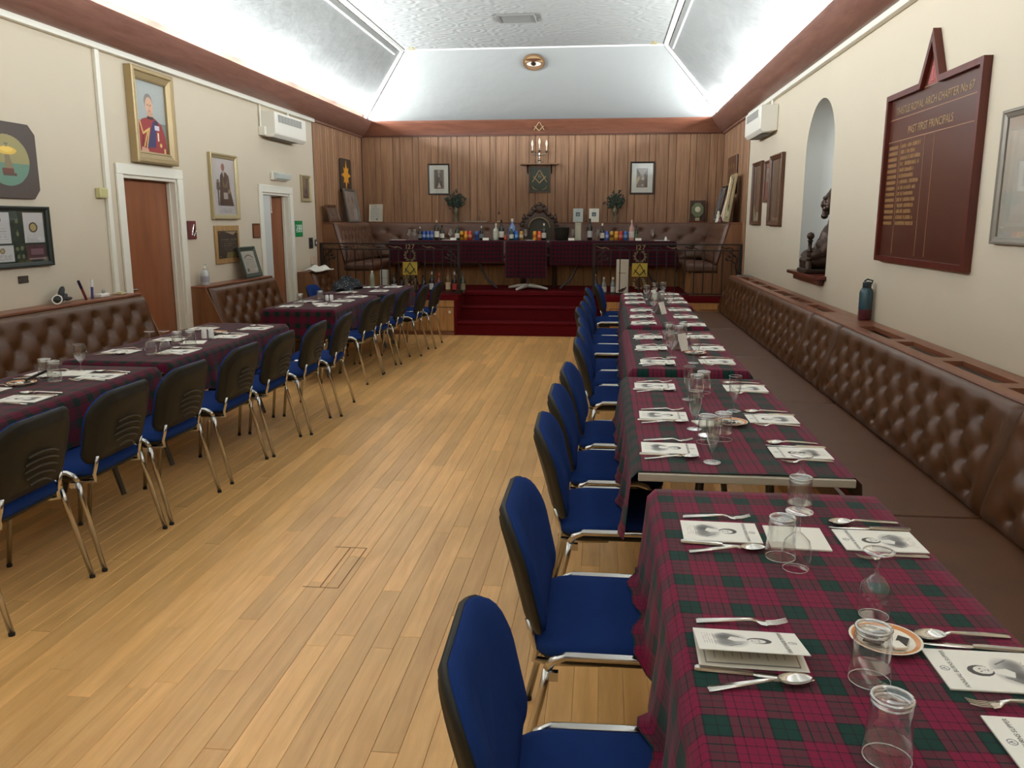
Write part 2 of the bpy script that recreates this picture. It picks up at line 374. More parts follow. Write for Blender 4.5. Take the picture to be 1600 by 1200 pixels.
# paint: coloured grid meshes for flat prints ------------------------------------------------
class Pic:
    def __init__(s, nx, ny, bg):
        s.nx, s.ny = nx, ny
        s.U, s.V = np.meshgrid(np.linspace(0, 1, nx), np.linspace(0, 1, ny))
        s.a = np.ones((ny, nx, 3))*np.array(bg, float)
    def lay(s, mask, c): s.a[mask] = np.array(c, float); return s
    def mixl(s, wt, c): s.a = s.a*(1-wt[..., None])+np.array(c, float)*wt[..., None]; return s
    def ell(s, cx, cy, rx, ry, c, rot=0.0):
        du, dv = s.U-cx, s.V-cy
        if rot: ca, sa = math.cos(rot), math.sin(rot); du, dv = du*ca+dv*sa, -du*sa+dv*ca
        return s.lay((du/rx)**2+(dv/ry)**2 <= 1, c)
    def soft(s, cx, cy, rx, ry, c, k=1.0):
        d = ((s.U-cx)/rx)**2+((s.V-cy)/ry)**2
        return s.mixl(np.clip(1-d, 0, 1)*k, c)
    def rect(s, u0, u1, v0, v1, c): return s.lay((s.U >= u0)&(s.U <= u1)&(s.V >= v0)&(s.V <= v1), c)
    def poly(s, pts, c):
        m = np.zeros(s.U.shape, bool); j = len(pts)-1
        for i in range(len(pts)):
            xi, yi = pts[i]; xj, yj = pts[j]
            if yi != yj:
                cond = ((yi > s.V) != (yj > s.V)) & (s.U < (xj-xi)*(s.V-yi)/(yj-yi)+xi)
                m ^= cond
            j = i
        return s.lay(m, c)
    def line(s, p, q, wd, c):
        px_, py_ = p; dx, dy = q[0]-px_, q[1]-py_; L = dx*dx+dy*dy+1e-9
        t = np.clip(((s.U-px_)*dx+(s.V-py_)*dy)/L, 0, 1)
        return s.lay(np.hypot(s.U-px_-t*dx, s.V-py_-t*dy) < wd, c)
    def ring(s, cx, cy, rx, ry, w, c):
        d = np.sqrt(((s.U-cx)/rx)**2+((s.V-cy)/ry)**2); return s.lay((d < 1)&(d > 1-w), c)
    def noise(s, amt): s.a = s.a+(np.random.rand(s.ny, s.nx, 1)-0.5)*amt; return s
    def dashes(s, u0, u1, v, h, c, seed=0, gap=0.25, cell=0.02):
        rs = np.random.RandomState(seed); u = u0
        while u < u1:
            l = cell*(0.5+rs.rand())
            if rs.rand() > gap: s.rect(u, min(u+l*0.8, u1), v-h/2, v+h/2, c)
            u += l
        return s
    def mesh(s, w, h, mat, plane='xz'):
        """front faces -y when plane is xz, +z when plane is xy"""
        a = np.clip(s.a/255.0, 0, 1); a = np.where(a <= 0.04045, a/12.92, ((a+0.055)/1.055)**2.4)
        x = (s.U-0.5)*w; z = (s.V-0.5)*h; o = np.zeros_like(x)
        P = np.stack([x, o, z] if plane == 'xz' else [x, z, o], -1).reshape(-1, 3)
        nx, ny = s.nx, s.ny
        idx = np.arange(nx*ny).reshape(ny, nx)
        F = np.stack([idx[:-1, :-1], idx[:-1, 1:], idx[1:, 1:], idx[1:, :-1]], -1).reshape(-1, 4)
        me = bpy.data.meshes.new('print'); me.from_pydata(P.tolist(), [], F.tolist()); me.update()
        at = me.attributes.new('Col', 'FLOAT_COLOR', 'POINT')
        at.data.foreach_set('color', np.concatenate([a.reshape(-1, 3), np.ones((nx*ny, 1))], 1).astype(np.float32).ravel())
        me.materials.append(mat)
        return me
RL, RRt = PI/2, -PI/2            # rotations of things hung on the left and right wall

# ---------------------------------------------------------------- floor
fl = struct(part(MB().box(XL-0.3, XR+0.3, YR-0.2, YB+0.2, -0.12, -0.012), 'floor', GAP, None))
BW = 0.0865
board_mesh = {}
def board(length):
    k = round(length/0.15)*0.15
    if k not in board_mesh:
        wv, lv, e = BW/2-0.0004, k/2-0.0008, 0.0012
        mb = MB(); mb.loft([[(-wv,-lv,-0.012),(wv,-lv,-0.012),(wv,lv,-0.012),(-wv,lv,-0.012)], [(-wv,-lv,-e),(wv,-lv,-e),(wv,lv,-e),(-wv,lv,-e)],
                            [(-wv+e,-lv+e,0),(wv-e,-lv+e,0),(wv-e,lv-e,0),(-wv+e,lv-e,0)]])
        board_mesh[k] = mb.mesh('floorboard', FLOOR)
    return k, board_mesh[k]
boards = []
nb = int((XR-XL)/BW)+1
rb = random.Random(3)
for i in range(nb):
    x = XL+BW*(i+0.5); y = YR-rb.random()*1.5
    while y < 11.75:
        L = rb.choice([0.9, 1.2, 1.5, 1.5, 1.8, 2.1, 2.4]); k, me = board(L)
        boards.append((x, y+k/2, k, me)); y += k
def inview(x, y):
    return -2.6 < x < 0.35 and y > 1.4 and x > -0.62*y-0.2
boards.sort(key=lambda b: (0 if inview(b[0], b[1]) else 1, b[1]))
for x, y, k, me in boards[:290]: ob('floorboard', me, fl, (x, y, 0))
mb = MB()
for x, y, k, me in boards[290:]:
    mb.add([(v.co.x+x, v.co.y+y, v.co.z) for v in me.vertices], [tuple(p.vertices) for p in me.polygons])
o = part(mb, 'floorboard_field', FLOOR, fl); o['kind'] = 'stuff'
# small access hatch let into the boards
hz = MB()
for a in ((-1.30, -1.14, 3.325, 3.331), (-1.30, -1.14, 3.785, 3.791), (-1.142, -1.136, 3.325, 3.79), (-1.224, -1.218, 3.33, 3.79)): hz.box(*a, -0.002, 0.0006)
part(hz, 'hatch_joint', GAP, fl)

# ---------------------------------------------------------------- walls
def wall_x(name, x, out, holes, mat):
    """wall in plane x (thickness to 'out' side) with rectangular holes (y0, y1, z0, z1) full to floor"""
    mb = MB(); y = YR
    for y0, y1, z1 in sorted(holes):
        mb.box(min(x, x+out), max(x, x+out), y, y0, 0, ZF); mb.box(min(x, x+out), max(x, x+out), y0, y1, z1, ZF); y = y1
    mb.box(min(x, x+out), max(x, x+out), y, YB+0.2, 0, ZF)
    return struct(part(mb, name, mat, None))
D1 = (6.78, 7.72, 1.99); D2 = (9.70, 10.60, 1.94)
wl = wall_x('wall_left', XL, -0.16, [D1, D2], WALL)
# right wall with an arched niche (y 7.4-8.4, springing 2.2, top 2.66)
NY0, NY1, NZ0, NZS, NZT = 7.40, 8.40, 1.10, 2.20, 2.66
mb = MB()
mb.box(XR, XR+0.5, YR, NY0, 0, ZF); mb.box(XR, XR+0.5, NY1, YB+0.2, 0, ZF); mb.box(XR, XR+0.5, NY0, NY1, 0, NZ0)
na = 20; yc = (NY0+NY1)/2; ra = (NY1-NY0)/2
arch = [(yc-ra*math.cos(PI*k/na), NZS+(NZT-NZS)*math.sin(PI*k/na)) for k in range(na+1)]
for k in range(na):
    (ya, za), (yb, zb) = arch[k], arch[k+1]
    mb.add([(XR,ya,za),(XR,yb,zb),(XR,yb,ZF),(XR,ya,ZF),(XR+0.5,ya,za),(XR+0.5,yb,zb)], [(0,1,2,3),(1,0,4,5)])
wr = struct(part(mb, 'wall_right', WALL, None))
# niche lining: curved plaster
rows = []
ND = 0.34
for z in [NZ0+(NZS-NZ0)*i/6 for i in range(7)]:
    rows.append([(XR+0.001+ND*max(0.0, math.sin(PI*k/na))**0.45, yc-ra*math.cos(PI*k/na), z) for k in range(na+1)])
for j in range(1, 11):
    t = PI/2*j/10; s_ = math.cos(t)
    rows.append([(XR+0.001+ND*max(0.0, math.sin(PI*k/na))**0.45*max(s_, 0.02)**0.5, yc-ra*s_*math.cos(PI*k/na), NZS+(NZT-NZS)*math.sin(t)) for k in range(na+1)])
mb = MB().grid(rows); mb.f = [f[::-1] for f in mb.f]
part(mb, 'niche_lining', NICHE, wr, smooth='full')
part(MB().box(XR, XR+ND, NY0, NY1, NZ0-0.02, NZ0+0.001), 'niche_floor', NICHE, wr)
sill = thing('niche_sill', 'reddish wooden sill under the arched niche holding the bronze figure', 'sill', (XR, yc, NZ0))
part(MB().box(-0.10, ND-0.02, -0.55, 0.55, 0.002, 0.032), 'sill_board', DARKW, sill, bevel=0.006)
part(MB().box(-0.05, -0.001, -0.48, 0.48, -0.05, 0.002), 'apron', DARKW, sill, bevel=0.005)
wb = struct(part(MB().box(XL-0.2, XR+0.5, YB, YB+0.2, 0, ZF), 'wall_back', GROOVE, None))
wrr = struct(part(MB().box(XL-0.2, XR+0.5, YR-0.2, YR, 0, ZF), 'wall_rear', WALL, None))
# timber panelling: alternate wide and narrow boards, each its own piece
def pboard(wd, z0, z1, key={}):
    k = (round(wd, 3), round(z0, 2), round(z1, 2))
    if k not in key:
        h = wd/2-0.003; e = 0.004
        mb = MB().loft([[(-h, 0, z0), (h, 0, z0), (h, 0, z1), (-h, 0, z1)], [(-h, -0.010, z0), (h, -0.010, z0), (h, -0.010, z1), (-h, -0.010, z1)],
                        [(-h+e, -0.014, z0), (h-e, -0.014, z0), (h-e, -0.014, z1), (-h+e, -0.014, z1)]])
        key[k] = mb.mesh('panel_board', PANEL)
    return key[k]
WA, WB_ = 0.218, 0.100
x = XL+0.02; i = 0
while x < XR-0.02:
    wd = (WA, WB_, WA-0.01, WB_+0.02)[i % 4]; wd = min(wd, XR-0.015-x)
    if wd > 0.03: ob('panel_board', pboard(wd, 0.57, ZC+0.02), wb, (x+wd/2, YB, 0))
    x += wd; i += 1
for wob, xx, rz, sg in ((wl, XL, RL, 1), (wr, XR, RRt, -1)):
    part(MB().box(min(xx, xx+sg*0.004), max(xx, xx+sg*0.004), 11.58, YB-0.015, 0.0, ZC+0.02), 'panel_backing', GROOVE, wob)
    y = 11.58; i = 0
    while y < YB-0.05:
        wd = (WA, WB_)[i % 2]; wd = min(wd, YB-0.02-y)
        if wd > 0.03: ob('panel_board', pboard(wd, 0.57, ZC+0.02), wob, (xx+sg*0.004, y+wd/2, 0), (0, 0, rz))
        y += wd; i += 1

# ---------------------------------------------------------------- ceiling: flat plate, slopes, mouldings
ce = struct(part(MB().box(FX0-0.02, FX1+0.02, FY0-0.02, FY1+0.02, ZF, ZF+0.1), 'ceiling', CEIL, None))
def quad_slab(a, b, c, d, n, t=0.06):
    n = Vector(n).normalized()*t
    P = [Vector(p) for p in (a, b, c, d)]
    return MB().loft([[tuple(p) for p in P], [tuple(p+n) for p in P]])
quads = [((XL-0.02, YR, ZS), (XL-0.02, YB, ZS), (FX0, FY1, ZF), (FX0, FY0, ZF), (-0.6, 0, 1)),
         ((XR+0.02, YB, ZS), (XR+0.02, YR, ZS), (FX1, FY0, ZF), (FX1, FY1, ZF), (0.6, 0, 1)),
         ((XL, YB+0.02, ZS), (XR, YB+0.02, ZS), (FX1, FY1, ZF), (FX0, FY1, ZF), (0, 0.6, 1)),
         ((XR, YR-0.02, ZS), (XL, YR-0.02, ZS), (FX0, FY0, ZF), (FX1, FY0, ZF), (0, -0.6, 1))]
for a, b, c, d, n in quads: part(quad_slab(a, b, c, d, n), 'slope', SLOPE, ce)
def mould(p, q, r=0.035):
    return MB().tube([p, q], r, 8)
for p, q in (((FX0, FY0, ZF), (FX0, FY1, ZF)), ((FX1, FY0, ZF), (FX1, FY1, ZF)), ((FX0, FY1, ZF), (XL+0.02, YB-0.02, ZS)), ((FX1, FY1, ZF), (XR-0.02, YB-0.02, ZS))):
    part(mould(p, q), 'moulding', COVING, ce, smooth=True)
part(mould((FX0, FY1, ZF), (FX1, FY1, ZF), 0.018), 'moulding', COVING, ce, smooth=True)
for k, (sx, p, q) in enumerate(((0.09, (FX0, FY0, ZF), (FX0, FY1-0.1, ZF)), (-0.09, (FX1, FY0, ZF), (FX1, FY1-0.1, ZF)))):
    dx = -sx; dz = -0.075
    part(mould((p[0]+dx, p[1], p[2]+dz), (q[0]+dx, q[1], q[2]+dz), 0.012), 'moulding_bead', COVING, ce, smooth=True)

# cornice: slanted timber boards hiding the light trough
def cornice(name, sg, xw, mat):
    prof = [(0.05, ZC), (0.085, ZC+0.004), (0.17, ZC+0.10), (0.235, ZT-0.03), (0.245, ZT), (0.236, ZT-0.022), (0.15, ZC+0.115), (0.05, ZC+0.03)]
    mb = MB(); n = len(prof)
    rings = [[(xw+sg*a, y, z) for a, z in prof] for y in (YR, YB-0.001)]
    mb.loft(rings)
    return struct(part(mb, name, mat, None, smooth=True))
t1 = cornice('trim_1', 1, XL, CORN); t2 = cornice('trim_2', -1, XR, CORN)
prof = [(0.05, ZC-0.01), (0.085, ZC-0.006), (0.10, ZC+0.10), (0.13, ZT-0.05), (0.14, ZT), (0.11, ZT), (0.08, ZC+0.115), (0.05, ZC+0.03)]
t3 = struct(part(MB().loft([[(x, YB-a, z) for a, z in prof] for x in (XL+0.05, XR-0.05)]), 'trim_3', CORNB, None, smooth=True))
# bottom of the light trough and the pale fillet under the cornice
for t, sg, xw in ((t1, 1, XL), (t2, -1, XR)):
    part(MB().box(min(xw, xw+sg*0.06), max(xw, xw+sg*0.06), YR, YB, ZC+0.01, ZC+0.03), 'trough_base', COVING, t)
    part(MB().box(min(xw, xw+sg*0.05), max(xw, xw+sg*0.05), YR, 11.58, ZC-0.045, ZC+0.01), 'fillet', WHITE, t, bevel=0.006)
    part(MB().box(min(xw, xw+sg*0.05), max(xw, xw+sg*0.05), 11.58, YB-0.05, ZC-0.03, ZC+0.01), 'fillet_timber', CORN, t)
part(MB().box(XL, XR, YB-0.06, YB, ZC-0.02, ZC+0.02), 'trough_base', CORNB, t3)

# ---------------------------------------------------------------- doors in the left wall
def door(name, d, ajar):
    y0, y1, z1 = d; wd = y1-y0
    e = bpy.data.objects.new(name, None); COL.objects.link(e); e.location = (XL, (y0+y1)/2, 0); e.rotation_euler = (0, 0, RL); struct(e)
    h = wd/2; a = 0.085
    for x0, x1 in ((-h-a, -h+0.012), (h-0.012, h+a)): part(MB().box(x0, x1, -0.022, 0.0, 0, z1+0.0), 'architrave', WHITE, e, bevel=0.006)
    part(MB().box(-h-a, h+a, -0.024, 0.0, z1-0.004, z1+a), 'architrave', WHITE, e, bevel=0.006)
    for x0, x1 in ((-h, -h+0.03), (h-0.03, h)): part(MB().box(x0, x1, 0.001, 0.16, 0, z1), 'lining', WHITE, e)
    part(MB().box(-h+0.03, h-0.03, 0.001, 0.16, z1-0.03, z1), 'lining', WHITE, e)
    for x0, x1 in ((-h+0.03, -h+0.045), (h-0.045, h-0.03)): part(MB().box(x0, x1, 0.055, 0.085, 0, z1-0.03), 'door_stop', WHITE, e)
    lw = wd-0.066-(0.26 if ajar else 0)
    if ajar: part(MB().box(-h+0.031, -h+0.33, 0.025, 0.05, 0.001, z1-0.031), 'side_panel', NICHE, e)
    leaf = part(MB().box(-lw, 0, 0, 0.04, 0.008, z1-0.034), 'leaf', DOOR, e, (h-0.033, 0.09, 0), (0, 0, -ajar), bevel=0.003)
    hd = part(MB().tube([(-lw+0.06, -0.03, 1.0), (-lw+0.17, -0.03, 1.0)], 0.009, 8).tube([(-lw+0.06, 0, 1.0), (-lw+0.06, -0.03, 1.0)], 0.008, 8), 'handle', CHROME, leaf, smooth=True)
    if ajar:
        part(MB().tube([(-h+0.44, 0.06, z1-0.031), (-h+0.445, 0.06, z1-0.22)], 0.004, 6).lathe([(0.004, 0), (0.009, -0.02), (0.0, -0.025)], 8, (-h+0.445, 0.06, z1-0.22)), 'pull_cord', WHITEP, e)
        part(MB().box(-h-0.7, h+0.7, 1.15, 1.2, 0, 2.4).box(-h-0.75, -h-0.7, 0.16, 1.2, 0, 2.4).box(h+0.7, h+0.75, 0.16, 1.2, 0, 2.4).box(-h-0.7, h+0.7, 0.16, 1.2, 2.4, 2.45).box(-h-0.7, h+0.7, 0.16, 1.2, -0.05, 0), 'hall_lining', NICHE, e)
        lt = bpy.data.lights.new('hall_lamp', 'POINT'); lt.energy = 10; lt.shadow_soft_size = 0.15; lo = bpy.data.objects.new('hall_lamp', lt); COL.objects.link(lo); lo.location = (XL-0.7, (y0+y1)/2, 2.2)
    else:
        part(MB().box(-h, h, 0.16, 0.18, 0, z1), 'back_panel', DARK, e)
    return e
door('door_1', D1, 0.0); door('door_2', D2, 0.14)

# conduit on the left wall
cd = thing('conduit', 'white vertical cable trunking left of the first brown door', 'conduit', (XL, 6.55, 0.98), RL)
part(MB().box(-0.028, 0.028, -0.03, -0.001, 0.04, ZC-0.045-0.98), 'trunking', WHITE, cd, bevel=0.004)
part(MB().box(-0.04, 0.04, -0.034, -0.001, 0.0, 0.04), 'end_cap', WHITE, cd, bevel=0.004)

# ---------------------------------------------------------------- stage
ZG = 0.57; YS = 11.58
SX0, SX1 = -2.04, 0.02
st = thing('stage_platform', 'raised stage with red carpet, oak front panels and three carpeted steps', 'stage', (0, 0, 0))
mb = MB().box(XL+0.001, SX0-0.042, YS+0.021, YB-0.001, 0.001, ZG-0.02).box(SX1+0.042, XR-0.001, YS+0.021, YB-0.001, 0.001, ZG-0.02).box(SX0-0.042, SX1+0.042, YS+0.63, YB-0.001, 0.001, ZG-0.02)
part(mb, 'platform', GROOVE, st)
part(MB().box(XL+0.002, SX0+0.03, YS-0.015, YB-0.002, ZG-0.02, ZG).box(SX1-0.03, XR-0.002, YS-0.015, YB-0.002, ZG-0.02, ZG).box(SX0+0.03, SX1-0.03, YS+0.55, YB-0.002, ZG-0.02, ZG), 'carpet', CARPET, st)
for x0, x1 in ((XL+0.002, SX0+0.03), (SX1-0.03, XR-0.002)):
    part(MB().box(x0, x1, YS-0.02, YS+0.02, ZG-0.075, ZG-0.021), 'carpet_edge', CARPET, st, bevel=0.012)
for k, (y0, z1) in enumerate(((YS, 0.19), (YS+0.28, 0.38), (YS+0.56, ZG-0.021))):
    s_ = part(MB().box(SX0, SX1, y0, YS+0.62, 0.001+(0 if k == 0 else (0.19 if k == 1 else 0.38)), z1), 'step', CARPET, st)
    part(MB().tube([(SX0+0.001, y0-0.004, z1-0.014), (SX1-0.001, y0-0.004, z1-0.014)], 0.017, 8), 'nosing', CARPET, s_, smooth=True)
for x0, x1, sg in ((SX0-0.04, SX0, 1), (SX1, SX1+0.04, -1)):
    part(MB().box(x0, x1, YS-0.012, YS+0.6, 0.001, ZG-0.022), 'cheek', CARPET, st)
def front(x0, x1, ndoor):
    # oak boards with an upper rail and cupboard doors
    part(MB().box(x0, x1, YS-0.012, YS+0.02, ZG-0.17, ZG-0.077), 'rail', OAKP, st, bevel=0.004)
    part(MB().box(x0, x1, YS-0.012, YS+0.02, 0.001, 0.05), 'plinth', CAPW, st, bevel=0.004)
    wd = (x1-x0)/ndoor
    for i in range(ndoor):
        a, b = x0+i*wd, x0+(i+1)*wd
        part(MB().box(a, a+0.05, YS-0.012, YS+0.02, 0.052, ZG-0.172), 'stile', OAKP, st, bevel=0.003)
        d = part(MB().box(a+0.054, b-0.004, YS-0.002, YS+0.015, 0.056, ZG-0.178), 'cupboard_door', OAKP, st, bevel=0.004)
        nbd = 6
        for j in range(1, nbd): 
            xx = a+0.054+(b-a-0.058)*j/nbd
            part(MB().box(xx-0.002, xx+0.002, YS-0.004, YS-0.0015, 0.06, ZG-0.182), 'groove', GROOVE, d)
        part(MB().lathe([(0.006, 0), (0.006, 0.015), (0.02, 0.022), (0.018, 0.034), (0.0, 0.038)], 12), 'knob', WHITEP, d, (b-0.06, YS-0.002, 0.33), (PI/2, 0, 0), smooth=True)
front(XL+0.002, SX0-0.042, 3); front(SX1+0.042, XR-0.002, 3)

# ---------------------------------------------------------------- buttoned benches
BTN = MB().ellipsoid((0, 0, 0), (0.014, 0.008, 0.014), 10, 6).mesh('button', BUTTON, True)
def tuft_panel(W, Hh, px_, pz, mt=0.11, mside=0.10, mbot=0.03, puff=0.045, res=0.02, dimple=0.05):
    """front faces -y, x 0..W, z 0..Hh; returns mesh builder and button points"""
    nx = max(8, int(W/res)); nz = max(8, int(Hh/res))
    X = np.linspace(0, W, nx+1); Z = np.linspace(0, Hh, nz+1); XX, ZZ = np.meshgrid(X, Z)
    ncol = max(1, int((W-2*mside)/px_)); ox = (W-(ncol)*px_)/2+px_/2
    pts = []; r = 0; z = Hh-mt
    while z > mbot:
        for c in range(ncol+1):
            x = ox+(c-(0.5 if r % 2 else 0))*px_ - (0 if r % 2 else 0)
            if mside*0.7 <= x <= W-mside*0.7: pts.append((x, z))
        z -= pz; r += 1
    edge = lambda t, L, rr: np.clip(1-np.clip(rr-t, 0, None)**2/rr**2, 0, 1)**0.5*np.clip(1-np.clip(rr-(L-t), 0, None)**2/rr**2, 0, 1)**0.5
    Y = puff*edge(XX, W, 0.05)*edge(ZZ, Hh, 0.07)
    a = (XX-ox)/px_; b = (ZZ-(Hh-mt))/(2*pz)
    q = np.abs(np.sin(PI*(a+b)))*np.abs(np.sin(PI*(a-b)))
    inside = np.clip((Hh-mt+0.05-ZZ)/0.06, 0, 1)*np.clip((XX-mside*0.6)/0.06, 0, 1)*np.clip((W-mside*0.6-XX)/0.06, 0, 1)
    Y = Y-inside*(0.012*(1-q**0.5))
    for x, z in pts:
        Y = Y-dimple*0.62*np.exp(-(((XX-x)/0.036)**2+((ZZ-z)/0.036)**2)**0.8)
    G = [[(XX[i, j], -Y[i, j], ZZ[i, j]) for j in range(nx+1)] for i in range(nz+1)]
    mb = MB().grid(G)
    # back plate and rim
    bk = 0.05
    rim = [(XX[0, j], bk, ZZ[0, j]) for j in range(nx+1)]
    mb.add([(0, bk, 0), (W, bk, 0), (W, bk, Hh), (0, bk, Hh), (0, 0, 0), (W, 0, 0), (W, 0, Hh), (0, 0, Hh)], [(1,0,3,2), (0,1,5,4), (1,2,6,5), (2,3,7,6), (3,0,4,7)])
    B = []
    for x, z in pts:
        i = int(round(z/Hh*nz)); j = int(round(x/W*nx)); B.append((x, -Y[i, j]+0.004, z))
    return mb, B
def bench_back(parent, start, rz, W, z0, z1, lean, mat, px_=0.26, pz=0.105, name='backrest', **kw):
    """start: world corner of the panel foot (left as seen from the front)"""
    Hh = (z1-z0)/math.cos(lean)
    mb, B = tuft_panel(W, Hh, px_, pz, **kw)
    p = part(mb, name, mat, parent, start, (-lean, 0, rz), smooth='full')
    p.rotation_mode = 'XYZ'
    for b in B: ob('button', BTN, p, b)
    return p
# --- long bench on the right: panels run from far to near as seen from the room (local x -> -y)
bR = thing('banquette_bench', 'long buttoned brown leather bench along the right wall', 'bench', (0, 0, 0))
seams = [10.95, 8.73, 6.56, 5.79, 3.30, 0.9, -2.4]
lean = math.atan2(0.13, 0.47)
for a, b in zip(seams[:-1], seams[1:]):
    bench_back(bR, (1.515, a-0.004, 0.44), RRt, a-b-0.008, 0.44, 0.905, lean, LEATHER, 0.245, 0.098)
for a, b in zip([10.95, 9.1, 7.2, 5.4, 3.3, 0.9], [9.1, 7.2, 5.4, 3.3, 0.9, -2.4]):
    part(MB().box(1.03, 1.56, b+0.003, a-0.003, 0.33, 0.45), 'seat_cushion', LEATHER2, bR, bevel=0.03)
part(MB().box(1.10, XR-0.012, -2.4, 10.93, 0.001, 0.325), 'plinth', OAKP, bR)
part(MB().box(1.66, XR-0.012, 10.935, 10.955, 0.001, 0.89), 'end_panel', OAKP, bR)
# cap with grille slots
slots = []
y = 10.6
while y > 6.8: slots.append((y-0.56, y)); y -= 0.69
slots += [(5.09, 5.69), (4.41, 4.98), (3.72, 4.30), (3.03, 3.61), (2.34, 2.92)]
slots = sorted(slots)
cp = MB().box(1.635, 1.70, -2.4, 10.955, 0.885, 0.912).box(1.80, XR-0.012, -2.4, 10.955, 0.885, 0.912)
y = -2.4
for a, b in slots: cp.box(1.70, 1.80, y, a, 0.885, 0.912); y = b
cp.box(1.70, 1.80, y, 10.955, 0.885, 0.912)
part(cp, 'cap_shelf', CAPW, bR)
part(MB().box(1.70, 1.80, -2.3, 10.9, 0.80, 0.81), 'slot_well', DARK, bR)
part(MB().tube([(1.637, -2.4, 0.905), (1.637, 10.955, 0.905)], 0.010, 6), 'cap_edge', CAPW, bR, smooth=True)
# --- three benches along the left wall
def left_bench(y0, y1, zt, label, xt=-3.88):
    t = thing('banquette_bench', label, 'bench', (0, 0, 0), group='buttoned benches on the left wall')
    bench_back(t, (-3.72, y0+0.03, 0.44), RL, y1-y0-0.06, 0.44, zt-0.02, math.atan2(0.14, zt-0.46), LEATHER, 0.26, 0.115, puff=0.04)
    part(MB().box(-3.75, -3.36, y0+0.02, y1-0.02, 0.33, 0.45), 'seat_cushion', LEATHER2, t, bevel=0.03)
    part(MB().box(XL+0.002, -3.42, y0+0.01, y1-0.01, 0.001, 0.325), 'plinth', BENCHW, t)
    part(MB().box(XL+0.002, xt, y0, y1, zt-0.02, zt), 'cap_shelf', CAPW, t, bevel=0.004)
    for yy in (y0, y1-0.02):
        part(MB().prism([(XL+0.002, 0.326), (-3.66, 0.326), (-3.66, 0.46), (xt, zt-0.021), (XL+0.002, zt-0.021)], yy, yy+0.02), 'end_panel', BENCHW, t)
    return t
left_bench(3.0, 6.66, 1.0, 'buttoned brown leather bench nearest the camera on the left, before the first door')
left_bench(7.80, 9.50, 0.965, 'short buttoned brown leather bench on the left between the two doors')
left_bench(10.75, 11.55, 0.93, 'short leather bench end on the left under the light switches')
# --- benches around the stage
def stage_bench(label, L, rz, origin, px_, s0, s1, depth, ends):
    """local: x along the bench, wall at y=0, -y towards the stage middle; seat from s0 to s1"""
    t = thing('banquette_bench', label, 'bench', origin, rz, group='leather benches around the stage')
    bench_back(t, (0.0, -0.34, 0.43), 0, L, 0.43, 1.0, math.atan2(0.15, 0.56), LEATHER3, px_, 0.13, puff=0.04, mt=0.14)
    part(MB().box(s0, s1, -depth, -0.30, 0.32, 0.43), 'seat_cushion', LEATHER3, t, bevel=0.035)
    n = max(2, int((s1-s0)/0.22))
    for i in range(n):
        part(MB().box(s0+(s1-s0)*i/n+0.003, s0+(s1-s0)*(i+1)/n-0.003, -depth+0.06, -depth+0.08, 0.003, 0.318), 'front_board', OAKP, t)
    part(MB().box(s0, s1, -depth+0.08, -0.03, 0.003, 0.318), 'carcass', GROOVE, t)
    part(MB().box(0.0, L, -0.17, -0.016, 0.985, 1.008), 'cap_shelf', CAPW, t, bevel=0.004)
    for xx in ends:
        part(MB().prism([(-0.018, 0.003), (-0.018, 0.984), (-0.17, 0.984), (-0.32, 0.43), (-0.32, 0.319), (-depth+0.06, 0.319), (-depth+0.06, 0.003)][::-1], 0, 0.02), 'end_panel', BENCHW, t, (xx, 0, 0), (0, 0, PI/2))
    return t
stage_bench('leather bench on the stage along the left panelled wall', 1.74, RL, (XL, 11.80, ZG), 0.17, 0.0, 1.55, 0.74, (0.0,))
stage_bench('leather bench on the stage along the right panelled wall', 1.74, RRt, (XR, 13.54, ZG), 0.17, 0.19, 1.74, 0.74, (1.76,))
stage_bench('long leather bench across the back of the stage behind the top table', XR-XL-0.08, 0, (XL+0.04, YB, ZG), 0.42, 0.40, XR-XL-0.48, 0.56, ())

# ---------------------------------------------------------------- folding tables and cloths
leg_me = {}
def folding_table(x0, x1, y0, y1, zt, label, group, z0=0.0, name='folding_table', inset=0.22):
    t = thing(name, label, 'table', ((x0+x1)/2, (y0+y1)/2, z0), 0, group)
    hx, hy = (x1-x0)/2, (y1-y0)/2; zz = zt-z0
    part(MB().box(-hx, hx, -hy, hy, zz-0.03, zz-0.004), 'tabletop', TABLEM, t, bevel=0.004)
    part(MB().box(-hx-0.001, hx+0.001, -hy-0.001, -hy+0.02, zz-0.031, zz-0.0035).box(-hx-0.001, hx+0.001, hy-0.02, hy+0.001, zz-0.031, zz-0.0035), 'edging', TABEDGE, t, bevel=0.003)
    for sy in (-1, 1):
        yy = sy*(hy-inset)
        for sx in (-1, 1):
            xx = sx*(hx-0.14)
            part(MB().tube([(xx*0.55, yy, zz-0.035), (xx*0.62, yy, zz*0.55), (xx*0.78, yy, 0.16), (xx, yy, 0.015)], 0.016, 8), 'leg', GREYM, t, smooth=True)
        part(MB().tube([(-hx*0.45, yy, zz*0.5), (hx*0.45, yy, zz*0.5)], 0.011, 8), 'crossbar', GREYM, t, smooth=True)
    return t
